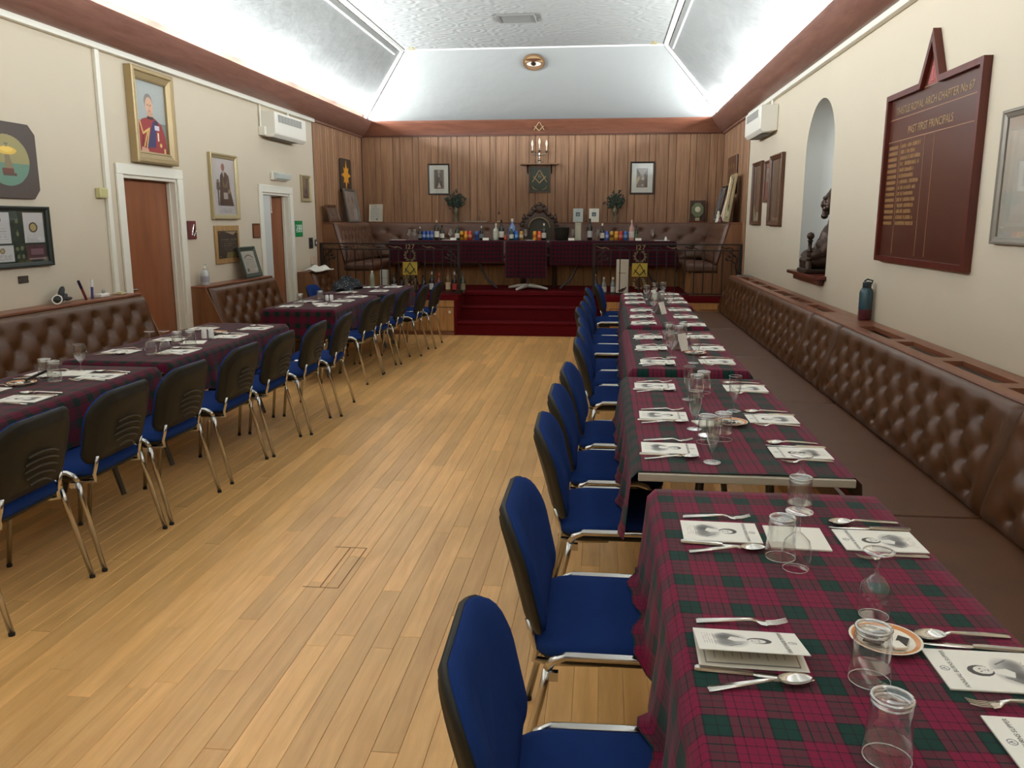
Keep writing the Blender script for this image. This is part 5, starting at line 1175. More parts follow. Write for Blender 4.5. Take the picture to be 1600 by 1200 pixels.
p = Pic(80, 70, (0, 128, 66)); p.rect(0.08, 0.92, 0.30, 0.74, (220, 232, 222)); p.rect(0.10, 0.48, 0.32, 0.72, (0, 128, 66)); p.ell(0.33, 0.66, 0.04, 0.05, (230, 236, 228)); p.line((0.31, 0.60), (0.26, 0.48), 0.035, (230, 236, 228)); p.line((0.26, 0.48), (0.36, 0.36), 0.025, (230, 236, 228)); p.line((0.26, 0.48), (0.14, 0.40), 0.025, (230, 236, 228)); p.line((0.30, 0.60), (0.42, 0.52), 0.022, (230, 236, 228))
p.rect(0.56, 0.86, 0.56, 0.70, (0, 128, 66)); p.rect(0.56, 0.86, 0.34, 0.50, (0, 128, 66)); p.rect(0.60, 0.82, 0.60, 0.66, (220, 232, 222)); p.poly([(0.62, 0.48), (0.80, 0.48), (0.71, 0.36)], (220, 232, 222))
part(MB().box(-0.135, 0.135, -0.006, -0.001, -0.105, 0.105), 'sign_plate', PLASTG, t); ob('print', p.mesh(0.268, 0.208, PRINT), t, (0, -0.0066, 0))
t = thing('switch_plate', 'larger brushed metal switch plate left of the stage railing', 'switch', (xw, 11.33, 1.295), RL); part(MB().box(-0.075, 0.075, -0.010, -0.001, -0.075, 0.075), 'plate', GREYM, t, bevel=0.003)
for a in (-0.03, 0.03): 
    for b in (-0.035, 0.035): part(MB().box(a-0.012, a+0.012, -0.016, -0.010, b-0.016, b+0.016), 'rocker', SACHET, t, bevel=0.002)
t = thing('switch_plate', 'smaller dark switch plate beside the stage railing post', 'switch', (xw, 11.53, 1.295), RL); part(MB().box(-0.045, 0.045, -0.010, -0.001, -0.045, 0.045), 'plate', GREYM, t, bevel=0.003); part(MB().box(-0.012, 0.012, -0.016, -0.010, -0.018, 0.018), 'rocker', WHITEP, t, bevel=0.002)
t = thing('fire_call_box', 'pale wall box under the switches above the white cloth', 'box', (xw, 11.36, 1.06), RL); part(MB().box(-0.07, 0.07, -0.035, -0.001, -0.055, 0.055), 'box_body', plain('pinkish_box', (206, 180, 160), 0.5), t, bevel=0.004); part(MB().box(0.08, 0.092, -0.02, -0.001, -0.04, 0.05), 'side_lever', GREYM, t)
# things on the left bench tops
p = Pic(60, 60, (214, 218, 206)); 
for k in range(5): p.dashes(0.22, 0.80, 0.62-k*0.09, 0.02, (120, 122, 112), 80+k)
for k in range(14): a = PI*0.25+PI*0.5*k/13; p.ell(0.5+0.42*math.cos(a), 0.42+0.40*math.sin(a), 0.03, 0.03, (84, 88, 80))
p.ell(0.22, 0.15, 0.08, 0.08, (90, 96, 84))
framed('certificate_frame', 'green framed certificate leaning on the bench between the doors', 'picture frame', (-3.945, 9.02, 0.968+0.175), RL, 0.44, 0.35, 0.05, 0.02, plain('deep_green_frame', (52, 62, 50), 0.4), p, tilt=0.25)
t = thing('hand_sanitiser', 'clear pump bottle of hand gel on the bench between the doors', 'bottle', (-3.965, 7.98, 0.966)); ob('body', lathe_me('body', [(0, 0), (0.04, 0), (0.043, 0.01), (0.043, 0.11), (0.03, 0.14), (0.014, 0.15), (0.014, 0.165), (0, 0.165)], plain('gel_bottle', (186, 184, 184), 0.2), 16), t); ob('pump', MB().lathe([(0.012, 0.165), (0.012, 0.185), (0.004, 0.19), (0.004, 0.21), (0, 0.21)], 10).tube([(0, 0, 0.208), (0.03, 0, 0.204)], 0.006, 6).mesh('pump', WHITEP, True), t); ob('bottle_label', lathe_me('bottle_label', [(0.0435, 0.03), (0.0435, 0.09)], plain('gel_label', (150, 146, 152), 0.5), 16), t)
t = thing('gloves', 'dark bundled glove with a white cuff on the nearest left bench top', 'glove', (-3.955, 5.70, 1.008), 0.3)
gv = MB().ellipsoid((0, -0.04, 0.03), (0.035, 0.05, 0.028)).ellipsoid((0, 0.03, 0.075), (0.022, 0.06, 0.022), rot=Matrix.Rotation(0.7, 3, 'X')).ellipsoid((0, 0.07, 0.035), (0.022, 0.07, 0.02), rot=Matrix.Rotation(0.25, 3, 'X')).ellipsoid((0.01, 0.14, 0.018), (0.02, 0.07, 0.014))
part(gv, 'glove_body', plain('black_cloth', (48, 48, 46), 0.8), t, smooth='full'); part(MB().tube([(0.033*math.cos(a), -0.075+0.012*math.sin(a), 0.03+0.03*math.sin(a)) for a in np.linspace(0, 2*PI, 17)], 0.005, 6), 'cuff', PAPER, t, smooth=True)
for k, (dy, ln, tl, c, c2, lb) in enumerate(((0.0, 0.17, -0.45, (120, 50, 44), (40, 30, 60), 'red marker pen leaning in a holder on the nearest left bench'), (0.075, 0.15, 0.1, (60, 50, 110), (226, 226, 222), 'blue and white marker pen standing on the nearest left bench'))):
    t = thing('marker_pen', lb, 'pen', (-3.97, 6.03+dy, 1.002)); t.rotation_euler = (-tl, 0, 0) if k else (0.5, 0, 0)
    ob('barrel', lathe_me('barrel', [(0, 0), (0.010, 0), (0.010, ln*0.6), (0, ln*0.6)], plain('pen_%d' % k, c, 0.4), 10), t); ob('pen_cap', lathe_me('pen_cap', [(0.011, ln*0.6), (0.0105, ln), (0, ln)], plain('pencap_%d' % k, c2, 0.4), 10), t)
t = thing('small_box', 'small white plastic item on the nearest left bench top', 'box', (-3.97, 6.24, 1.002)); part(MB().box(-0.03, 0.03, -0.06, 0.06, 0, 0.03), 'box_body', WHITEP, t, bevel=0.008); part(MB().ellipsoid((0, 0.02, 0.045), (0.014, 0.02, 0.018)), 'toggle', GRILLE, t, smooth=True)
t = thing('small_box', 'little cream block at the end of the nearest left bench top', 'box', (-3.97, 6.50, 1.002)); part(MB().box(-0.03, 0.03, -0.04, 0.04, 0, 0.014), 'box_body', plain('beige_block', (196, 180, 140), 0.5), t, bevel=0.004); part(MB().box(-0.02, 0.02, -0.03, 0.03, 0.014, 0.02), 'lid', plain('beige_lid', (180, 164, 124), 0.5), t, bevel=0.003)
# white cloth over the bench end
rows = []
for i in range(19):
    u = i/18; rows.append([(-3.97+0.20*v+0.02*math.sin(9*u), 10.80+0.62*u, 0.950+0.045*math.sin(PI*u)**0.5*math.sin(PI*min(1, v+0.15))+0.018*math.sin(14*u+5*v)*math.sin(PI*v)-0.03*max(0, v-0.55)**1.3) for v in np.linspace(0, 1, 13)])
c_ = part(MB().grid(rows), 'white_cloth', plain('white_linen', (232, 232, 222), 0.9), None, smooth='full'); solid(c_, 0.01); tag(c_, 'crumpled white cloth draped over the short bench under the switches', 'cloth')
# dark patterned jacket and water bottle on the far left table
rs = np.random.RandomState(5); mbj = MB()
rows = []
for i in range(25):
    row = []
    for j in range(25):
        u, v = i/24*2-1, j/24*2-1; r2 = u*u+v*v; hgt = max(0, 1-r2*0.85)**0.8*0.13*(1+0.35*math.sin(6*u+2)*math.cos(5*v))+0.006
        row.append((-3.22+0.15*u+0.03*math.sin(5*v), 10.28+0.33*v+0.04*math.sin(4*u), CZ+0.002+hgt))
    rows.append(row)
m_, nt_, b_ = nmat('patterned_dark'); vo = N(nt_, 'ShaderNodeTexVoronoi'); vo.inputs['Scale'].default_value = 34; rp_ = N(nt_, 'ShaderNodeValToRGB'); rp_.color_ramp.interpolation = 'CONSTANT'; rp_.color_ramp.elements[0].color = (0.25, 0.27, 0.27, 1); rp_.color_ramp.elements[1].position = 0.22; rp_.color_ramp.elements[1].color = (0.012, 0.014, 0.02, 1)
tcx = N(nt_, 'ShaderNodeTexCoord'); nt_.links.new(tcx.outputs['Object'], vo.inputs['Vector']); nt_.links.new(vo.outputs['Distance'], rp_.inputs[0]); nt_.links.new(rp_.outputs[0], b_.inputs['Base Color']); b_.inputs['Roughness'].default_value = 0.9
tag(part(MB().grid(rows), 'jacket', m_, None, smooth='full'), 'dark patterned jacket heaped on the left-hand table next to the stage', 'jacket')
t = thing('water_bottle', 'clear plastic water bottle with white cap beside the dark jacket', 'bottle', (-3.00, 10.66, CZ+0.001)); ob('body', lathe_me('body', [(0, 0), (0.032, 0), (0.034, 0.01), (0.031, 0.06), (0.034, 0.11), (0.030, 0.16), (0.013, 0.19), (0.013, 0.20), (0, 0.20)], plain('pet_plastic', (130, 132, 112), 0.15, coat=0.5), 14), t); ob('bottle_cap', lathe_me('bottle_cap', [(0.015, 0.195), (0.015, 0.215), (0, 0.215)], WHITEP, 12), t)

# ---------------------------------------------------------------- right wall
def poly_frame(poly, w_, d):
    """moulding round a closed (x, z) polygon, mitred"""
    n = len(poly); P = [Vector((x, z)) for x, z in poly]; inn = []
    for i in range(n):
        a, b, c = P[i-1], P[i], P[(i+1) % n]; e1 = (b-a).normalized(); e2 = (c-b).normalized()
        n1 = Vector((-e1.y, e1.x)); n2 = Vector((-e2.y, e2.x)); m = (n1+n2); m = m/max(0.3, m.dot(n1)); inn.append(b+m*w_)
    rings = [[(p.x, -0.001, p.y) for p in P], [(p.x, -d, p.y) for p in P], [(p.x, -d, p.y) for p in inn], [(p.x, -d*0.4, p.y) for p in inn]]
    return MB().loft(rings, False, False), [(p.x, p.y) for p in inn]
t = thing('honours_board', 'mahogany honours board with a pointed top and gold lettering', 'board', (XR, 5.28, 1.87), RRt)
bp_ = [(-0.72, -0.535), (0.72, -0.535), (0.72, 0.535), (0.155, 0.535), (0.0, 0.815), (-0.155, 0.535), (-0.72, 0.535)]
fr_, inn = poly_frame(bp_, 0.035, 0.045)
part(fr_, 'frame', DARKW, t)
part(MB().prism(inn, -0.018, -0.002), 'panel', BOARDW, t)
def words(line, sz, mat, ex):
    ms = [text_mesh(w_, sz, mat, ex, 'LEFT') for w_ in line]; wd = [max(v_.co.x for v_ in m.vertices) for m in ms]; gap = 0.32*sz if len(line) < 10 and len(line[0]) > 1 else 0.12*sz
    x = -(sum(wd)+gap*(len(wd)-1))/2; out = []
    for m, w_ in zip(ms, wd): out.append((m, x)); x += w_+gap
    return out
def tx(s_, sz, x, z):
    for m, dx in words(s_.split(), sz, GOLDL, 0.0005): ob('lettering', m, t, (x+dx, -0.0192, z), (PI/2, 0, 0))
tx('THISTLE ROYAL ARCH CHAPTER No 67', 0.066, 0.0, 0.40); tx('PAST FIRST PRINCIPALS', 0.066, 0.0, 0.265)
GL = plain('gold_line', (150, 110, 76), 0.4)
for a in ((-0.685, 0.685, 0.372, 0.377), (-0.685, 0.685, 0.232, 0.237), (-0.125, 0.125, 0.505, 0.510)): part(MB().box(a[0], a[1], -0.0195, -0.018, a[2], a[3]), 'rule', GL, t)
for a in (-0.46, -0.05, 0.10): part(MB().box(a-0.002, a+0.002, -0.0195, -0.018, -0.48, 0.23), 'rule', GL, t)
rs = random.Random(11)
for k in range(14):
    z = 0.185-k*0.037
    r = part(MB().box(-0.66, -0.655, -0.0192, -0.018, z, z+0.001), 'name_line', GL, t)
    mb_ = MB(); x = -0.665
    while x < -0.50: 
        l = rs.uniform(0.006, 0.014); mb_.box(x, x+l*0.75, -0.0194, -0.0184, z, z+0.022); x += l
    x = -0.44; end = rs.uniform(-0.20, -0.10)
    while x < end:
        l = rs.uniform(0.006, 0.015)
        if rs.random() > 0.12: mb_.box(x, x+l*0.75, -0.0194, -0.0184, z, z+rs.choice((0.020, 0.024, 0.024)))
        x += l
    part(mb_, 'gold_name', plain('faded_gold', (138, 100, 56), 0.4) if k == 0 else MATS['faded_gold'], r)['kind'] = 'stuff'
part(MB().prism([(-0.075, 0.515), (0.075, 0.515), (0.0, 0.68)], -0.0195, -0.018), 'triangle', plain('dull_red', (150, 66, 62), 0.5), t)
part(MB().tube([(-0.03, -0.02, 0.53), (0.03, -0.02, 0.53)], 0.004, 5).tube([(0, -0.02, 0.53), (0, -0.02, 0.60)], 0.004, 5).tube([(-0.02, -0.02, 0.60), (0.02, -0.02, 0.60)], 0.004, 5), 'emblem', plain('pale_red', (186, 110, 104), 0.5), t)
p = Pic(60, 80, (228, 222, 204)); p.rect(0.1, 0.9, 0.12, 0.9, (236, 230, 214)); p.rect(0.3, 0.8, 0.3, 0.75, (170, 166, 150)); p.soft(0.55, 0.5, 0.2, 0.2, (120, 112, 100), 0.8)
framed('picture_frame', 'grey-framed picture cut off by the right edge of the photo', 'picture frame', (XR, 3.93, 1.80), RRt, 0.80, 0.62, 0.035, 0.03, GREYF, p, 0.05, mountmat=plain('grey_mount', (222, 214, 196), 0.8))
def tallpic(seed):
    p = Pic(50, 90, (122, 106, 86)); rs2 = np.random.RandomState(seed)
    for k in range(16): p.dashes(0.12, 0.88, 0.92-k*0.05, 0.02, tuple(104+rs2.randint(0, 26)+d for d in (0, -12, -28)), seed*20+k, 0.2, 0.08)
    p.rect(0.2, 0.8, 0.02, 0.06, (190, 178, 156)); return p
framed('picture_frame', 'tall dark-framed roll of names near the panelling on the right wall', 'picture frame', (XR, 10.80, 1.93), RRt, 0.60, 0.76, 0.045, 0.04, BRNF, tallpic(2))
framed('picture_frame', 'tall dark-framed roll of names closest to the arched niche', 'picture frame', (XR, 9.63, 1.93), RRt, 0.66, 0.77, 0.05, 0.045, BRNF, tallpic(3))
p = Pic(50, 60, (150, 52, 44)); p.rect(0.15, 0.85, 0.5, 0.85, (216, 206, 190)); p.rect(0.4, 0.6, 0.6, 0.72, (60, 50, 50)); p.soft(0.5, 0.25, 0.3, 0.2, (110, 34, 32), 0.9)
framed('picture_frame', 'small red and white picture hung between the two tall dark frames', 'picture frame', (XR, 10.17, 2.05), RRt, 0.38, 0.47, 0.03, 0.03, BRNF, p)
# bottle on the bench cap
t = thing('drinks_bottle', 'tall teal sports bottle with maroon base on the right bench cap', 'bottle', (1.845, 6.06, 0.914))
def sq(r_, z, ch=0.35): return [(r_*a, r_*b, z) for a, b in ((1, -ch), (1, ch), (ch, 1), (-ch, 1), (-1, ch), (-1, -ch), (-ch, -1), (ch, -1))]
part(MB().loft([sq(0.038, 0.0), sq(0.042, 0.008), sq(0.042, 0.075)]), 'base', REDP, t, smooth=True)
part(MB().loft([sq(0.042, 0.075), sq(0.043, 0.19), sq(0.036, 0.215), sq(0.028, 0.225)]), 'body', TEALP, t, smooth=True)
part(MB().lathe([(0.028, 0.222), (0.030, 0.226), (0.030, 0.262), (0.022, 0.268), (0, 0.268)], 12).tube([(0.028, 0, 0.25), (0.036, 0, 0.275), (0.0, 0, 0.285), (-0.02, 0, 0.27)], 0.006, 6), 'bottle_cap', plain('dark_teal', (26, 46, 54), 0.4), t, smooth=True)
t = thing('tablet_remote', 'slim silver object on the far end of the right bench cap', 'gadget', (1.78, 10.75, 0.913)); part(MB().box(-0.08, 0.08, -0.10, 0.10, 0, 0.012), 'slab', GRILLE, t, bevel=0.003); part(MB().box(-0.06, 0.06, -0.08, 0.08, 0.012, 0.014), 'face', SACHET, t)
# bronze seated figure in the niche, in profile towards the stage (+y)
t = thing('bronze_figure', 'bronze statuette of a seated robed man facing the room in the arched niche', 'statue', (XR+0.262, 7.90, NZ0+0.034), PI/2)
RX = lambda a: Matrix.Rotation(a, 3, 'X')
fg = MB()
fg.ellipsoid((0, 0.11, 0.68), (0.085, 0.108, 0.10)); fg.ellipsoid((0, 0.185, 0.625), (0.066, 0.072, 0.105), rot=RX(0.10))     # skull, face
fg.ellipsoid((0, 0.264, 0.616), (0.016, 0.026, 0.036), rot=RX(0.4)); fg.ellipsoid((0, 0.242, 0.668), (0.05, 0.026, 0.018))     # nose, brow
fg.ellipsoid((0, 0.252, 0.568), (0.03, 0.020, 0.011)); fg.ellipsoid((0, 0.249, 0.546), (0.026, 0.019, 0.011)); fg.ellipsoid((0, 0.236, 0.510), (0.042, 0.042, 0.030))
for s in (-1, 1): fg.ellipsoid((s*0.083, 0.10, 0.635), (0.012, 0.024, 0.04)); fg.ellipsoid((s*0.036, 0.228, 0.638), (0.015, 0.014, 0.011)); fg.ellipsoid((s*0.045, 0.215, 0.585), (0.024, 0.03, 0.03))
fg.ellipsoid((0, 0.09, 0.49), (0.066, 0.075, 0.11), rot=RX(-0.3)); fg.ellipsoid((0, 0.07, 0.30), (0.145, 0.14, 0.19)); fg.ellipsoid((0, 0.14, 0.29), (0.11, 0.14, 0.18), rot=RX(0.35))
fg.ellipsoid((0, 0.11, 0.43), (0.10, 0.085, 0.06), rot=RX(0.5))                                                                 # collar
for s in (-1, 1):
    fg.ellipsoid((s*0.12, 0.05, 0.36), (0.06, 0.10, 0.085)); fg.ellipsoid((s*0.125, 0.19, 0.26), (0.05, 0.075, 0.15), rot=RX(0.75)); fg.ellipsoid((s*0.12, 0.32, 0.17), (0.04, 0.13, 0.05), rot=RX(-0.15))
    fg.ellipsoid((s*0.11, 0.37, 0.165), (0.03, 0.05, 0.025)); fg.ellipsoid((s*0.075, 0.26, 0.11), (0.075, 0.22, 0.075))
fg.ellipsoid((0, 0.14, 0.12), (0.15, 0.20, 0.12)); fg.ellipsoid((0, 0.22, 0.20), (0.05, 0.12, 0.05), rot=RX(0.7))
fg.v = [(x, y*0.75, z) for x, y, z in fg.v]
f_ = part(fg, 'figure', BRONZE, t, smooth='full'); rm = f_.modifiers.new('remesh', 'REMESH'); rm.mode = 'VOXEL'; rm.voxel_size = 0.0075; rm.use_smooth_shade = True
sm = f_.modifiers.new('smooth', 'SMOOTH'); sm.iterations = 2; sm.factor = 0.5
for s in (-1,):
    part(MB().lathe([(0.03, 0.0), (0.03, 0.10), (0.022, 0.11), (0.03, 0.13), (0.018, 0.145), (0.026, 0.16), (0.018, 0.18), (0.026, 0.20), (0.016, 0.215), (0.018, 0.28), (0.028, 0.29), (0.016, 0.30), (0.030, 0.315), (0.034, 0.335), (0.028, 0.355), (0.0, 0.368)], 12, (s*0.125, 0.315, 0.0)), 'chair_post', BRONZE, t, smooth=True)
part(MB().box(-0.16, 0.16, -0.05, 0.355, 0.0, 0.04), 'base', BRONZE, t, bevel=0.01)
part(MB().box(-0.13, 0.13, 0.29, 0.34, 0.04, 0.10), 'chair_rail', BRONZE, t, bevel=0.01)

# ---------------------------------------------------------------- back wall of the stage
yb = YB-0.0145
def shade(seed, bgc=(120, 110, 102)):
    p = Pic(40, 56, bgc); return p
p = Pic(40, 60, (112, 102, 96)); p.ell(0.5, 0.9, 0.14, 0.09, (170, 160, 152)); p.poly([(0.2, 0.1), (0.3, 0.7), (0.45, 0.8), (0.6, 0.8), (0.75, 0.7), (0.85, 0.1)], (74, 66, 64)); p.ell(0.5, 0.7, 0.12, 0.1, (150, 142, 136)); p.poly([(0.32, 0.06), (0.5, 0.34), (0.72, 0.06)], (200, 192, 184)); p.line((0.6, 0.7), (0.72, 0.45), 0.03, (136, 130, 124))
framed('picture_frame', 'black-framed engraving of a standing figure on the left of the back panelling', 'picture frame', (-2.73, yb, 2.275), 0, 0.36, 0.50, 0.022, 0.025, BLKF, p, 0.075)
p = Pic(40, 60, (96, 86, 82)); p.poly([(0, 1), (1, 1), (0.6, 0.6), (0.45, 0.6)], (176, 166, 156)); p.poly([(0, 0.9), (0.5, 0.6), (0.5, 0.5), (0, 0.6)], (110, 98, 90)); p.poly([(0, 0.1), (0.35, 0.5), (0.2, 0.6), (0, 0.4)], (190, 170, 134)); p.rect(0.75, 1, 0.0, 0.6, (58, 50, 50)); p.poly([(0.4, 0.4), (0.6, 0.62), (0.7, 0.4)], (186, 178, 168)); p.ell(0.55, 0.12, 0.1, 0.05, (180, 170, 160))
framed('picture_frame', 'black-framed engraving of an interior on the right of the back panelling', 'picture frame', (0.605, yb, 2.28), 0, 0.385, 0.51, 0.024, 0.025, BLKF, p, 0.08)
t = thing('wall_shelf', 'small wooden shelf with dark brackets above the green emblem panel', 'shelf', (-1.055, yb, 2.505))
part(MB().box(-0.31, 0.31, -0.17, -0.001, -0.012, 0.008), 'shelf_board', PANEL, t, bevel=0.003)
for s in (-0.195, 0.195): part(MB().tube([(s, -0.012, -0.15), (s, -0.012, -0.012)], 0.009, 6).tube([(s, -0.012, -0.13), (s, -0.05, -0.08), (s, -0.12, -0.018)], 0.008, 6), 'bracket', IRON, t, smooth=True)
t = thing('candelabra', 'three-branched silver candelabra with candle bulbs on the small shelf', 'candelabra', (-1.055, yb-0.085, 2.514))
part(MB().lathe([(0, 0), (0.06, 0), (0.055, 0.012), (0.022, 0.025), (0.03, 0.05), (0.012, 0.07), (0.010, 0.12), (0.018, 0.14), (0.010, 0.16), (0.022, 0.20), (0.028, 0.205), (0.018, 0.225), (0, 0.225)], 14), 'stem', STEEL, t, smooth=True)
for s in (-1, 1):
    b_ = part(MB().tube([(0, 0, 0.13), (s*0.05, 0, 0.135), (s*0.10, 0, 0.15), (s*0.115, 0, 0.18)], 0.008, 6).lathe([(0.012, 0.165), (0.026, 0.175), (0.03, 0.19), (0.018, 0.205), (0, 0.205)], 12, (s*0.115, 0, 0)), 'branch', STEEL, t, smooth=True)
CB = plain('candle_bulb', (242, 226, 206), 0.3)
for xx, zz in ((-0.115, 0.205), (0, 0.235), (0.115, 0.205)): part(MB().lathe([(0.009, 0), (0.009, 0.06), (0.018, 0.085), (0.019, 0.11), (0.010, 0.15), (0, 0.165)], 10, (xx, 0, zz)), 'candle_bulb', CB, t, smooth=True)
def compasses(s_, mat, d=0.004):
    mb_ = MB()
    mb_.tube([(0, -d, 0.40*s_), (-0.42*s_, -d, -0.30*s_)], 0.032*s_, 6).tube([(0, -d, 0.40*s_), (0.42*s_, -d, -0.30*s_)], 0.032*s_, 6)
    mb_.tube([(-0.36*s_, -d*1.4, 0.02*s_), (0, -d*1.4, -0.36*s_)], 0.042*s_, 6).tube([(0.36*s_, -d*1.4, 0.02*s_), (0, -d*1.4, -0.36*s_)], 0.042*s_, 6)
    return mb_
t = thing('emblem_panel', 'dark green panel with gold square, compasses and letter G at stage centre', 'plaque', (-1.055, yb, 2.26))
part(ring_frame(0.36, 0.42, [(0, 0.001), (0, 0.02), (0.02, 0.02), (0.02, 0.004)]), 'frame', BRNF, t); part(MB().box(-0.162, 0.162, -0.01, -0.002, -0.192, 0.192), 'panel', plain('dark_green', (44, 52, 34), 0.45), t)
part(compasses(0.28, GOLDL), 'square_and_compasses', GOLDL, t, (0, -0.011, 0.045), smooth=True); ob('letter', text_mesh('G', 0.075, GOLDL, 0.002), t, (0, -0.013, 0.035), (PI/2, 0, 0))
for s in (-1, 1): part(MB().tube([(s*0.12, -0.012, -0.10), (s*0.10, -0.012, -0.14), (s*0.04, -0.012, -0.165)], [0.004, 0.011, 0.004], 6), 'sprig', GOLDL, t, smooth=True)
t = thing('compass_emblem', 'small gold square and compasses fixed on the back cornice', 'emblem', (-1.06, YB-0.128, 3.085)); part(compasses(0.20, GOLDL, 0.012), 'square_and_compasses', GOLDL, t, smooth=True)
t.rotation_euler = (-0.2, 0, 0)
# vases with dried leaves on the bench top
def vase(x, lb, seed):
    t = thing('leaf_vase', lb, 'vase', (x, YB-0.10, ZG+1.010), 0, 'vases of dark leaves')
    ob('glass_vase', lathe_me('glass_vase', [(0, 0), (0.045, 0), (0.04, 0.02), (0.03, 0.10), (0.05, 0.16), (0.042, 0.20), (0.025, 0.24), (0.04, 0.27), (0.036, 0.27), (0.02, 0.24), (0.036, 0.20), (0.042, 0.16), (0.022, 0.10), (0, 0.03)], plain('vase_glass', (150, 138, 108), 0.1, trans=0.6) if 'vase_glass' not in MATS else MATS['vase_glass'], 14), t)
    r_ = random.Random(seed); st_ = MB(); lf = MB(); br = MB()
    for k in range(26):
        a = r_.uniform(-1.3, 1.3); el = r_.uniform(0.16, 0.33)*(1-0.10*abs(a)); yy = -abs(r_.gauss(0, 0.035))
        tip = (math.sin(a)*el*0.72, yy+0.01, 0.22+math.cos(a)*el*0.95)
        st_.tube([(0, 0, 0.12), (tip[0]*0.3, yy*0.5, 0.26), tip], 0.0025, 4)
        for j in range(8):
            u = r_.uniform(0.5, 1.03); c = Vector((tip[0]*u**1.3, yy*u, 0.18+(tip[2]-0.18)*u)); q = r_.uniform(0, 6.28)
            lf.ellipsoid((c.x+r_.gauss(0, 0.014), min(c.y+r_.gauss(0, 0.012), 0.05), c.z+r_.gauss(0, 0.014)), (0.020, 0.005, 0.012), 6, 4, rot=Matrix.Rotation(q, 3, 'Y') @ Matrix.Rotation(r_.uniform(-1, 1), 3, 'X'))
        if k % 3 == 0: br.ellipsoid((tip[0]*1.06, tip[1], tip[2]+0.01), (0.013, 0.013, 0.013), 6, 4)
    part(st_, 'stems', LEAF, t); o_ = part(lf, 'foliage', LEAF, t, smooth='full'); o_['kind'] = 'stuff'; part(br, 'berries', LEAFR, t, smooth='full')
vase(-2.44, 'glass vase of dark leaves beside the left engraving', 1); vase(0.18, 'glass vase of dark leaves left of the right engraving', 5)
def booklet(x, lb, c):
    p = Pic(40, 50, c); p.rect(0.28, 0.70, 0.42, 0.72, (74, 90, 90)); p.rect(0.38, 0.62, 0.48, 0.62, (130, 140, 136)); p.rect(0.35, 0.65, 0.85, 0.88, (170, 176, 172))
    t = thing('booklet', lb, 'booklet', (x, YB-0.13, ZG+1.010), 0, 'booklets on the back bench'); t.rotation_euler = (-0.22, 0, 0)
    part(MB().box(-0.08, 0.08, -0.006, 0, 0.0, 0.22), 'cover', PAPER, t); ob('print', p.mesh(0.158, 0.218, PRINT), t, (0, -0.0068, 0.11))
booklet(-0.415, 'pale blue standing booklet with a small picture, left of the white one', (188, 198, 192)); booklet(-0.155, 'white standing booklet with a small picture, behind the dark wine bottle', (228, 222, 208))
t = thing('scroll_stand', 'thin gold bent stand between the two booklets', 'ornament', (-0.285, YB-0.10, ZG+1.010)); part(MB().tube([(-0.02, 0, 0.012), (0.035, 0, 0.09), (-0.015, 0, 0.17)], 0.004, 6), 'wire', GOLDL, t); part(MB().box(-0.03, 0.03, -0.02, 0.02, 0, 0.012), 'foot', CAPW, t)
t = thing('glass_decanter', 'clear square decanter on a glass tray on the back bench', 'decanter', (-2.02, YB-0.11, ZG+1.010)); part(MB().lathe([(0, 0.02), (0.045, 0.02), (0.045, 0.09), (0.016, 0.12), (0.014, 0.15), (0.022, 0.16), (0.022, 0.19), (0, 0.195)], 4), 'decanter_body', GLASS, t); part(MB().box(-0.28, 0.12, -0.06, 0.06, 0, 0.018), 'tray', plain('tray_glass', (150, 140, 124), 0.2), t, bevel=0.004)
t = thing('balance_ornament', 'small dark-headed ornament on a pale foot on the back bench', 'ornament', (-1.72, YB-0.11, ZG+1.010)); part(MB().lathe([(0, 0), (0.04, 0), (0.03, 0.02), (0.006, 0.03), (0.004, 0.13), (0, 0.13)], 12), 'stand', PEWTER, t, smooth=True); part(MB().ellipsoid((0, 0, 0.145), (0.018, 0.018, 0.02)), 'head', DARKW, t, smooth=True)
# carved master's chair behind the small table
t = thing('carved_chair', 'ornate dark carved oak chair with arched back behind the middle table', 'chair', (-1.01, 13.275, ZG+0.003))
part(MB().box(-0.29, 0.29, -0.26, 0.10, 0.44, 0.50), 'seat', GREENF, t, bevel=0.02)
for s in (-1, 1):
    pl = part(MB().box(s*0.25-0.035, s*0.25+0.035, 0.05, 0.11, 0.0, 1.0), 'post', OAKC, t, bevel=0.006)
    part(MB().lathe([(0.04, 0), (0.045, 0.02), (0.025, 0.035), (0.034, 0.06), (0.03, 0.09), (0.012, 0.11), (0.016, 0.125), (0, 0.14)], 12), 'finial', OAKC, pl, (s*0.25, 0.08, 1.0), smooth=True)
    sc_ = MB()
    for z in (0.80, 0.88, 0.96): sc_.ellipsoid((s*0.275, 0.06, z), (0.04, 0.025, 0.04), 10, 6)
    part(sc_, 'scrollwork', OAKC, pl, smooth=True)
    part(MB().tube([(s*0.25, -0.22, 0.0), (s*0.25, -0.22, 0.66)], 0.025, 8), 'leg', OAKC, t, smooth=True); part(MB().tube([(s*0.25, 0.06, 0.66), (s*0.26, -0.1, 0.69), (s*0.25, -0.24, 0.67)], 0.026, 8), 'armrest', OAKC, t, smooth=True)
na = 14
outer = [(0.25*math.cos(PI*k/na), 0.98+0.20*math.sin(PI*k/na)) for k in range(na+1)]
inner = [(0.165*math.cos(PI*k/na), 0.92+0.155*math.sin(PI*k/na)) for k in range(na+1)]
mb_ = MB(); 
for y_ in (0.05, 0.10): pass
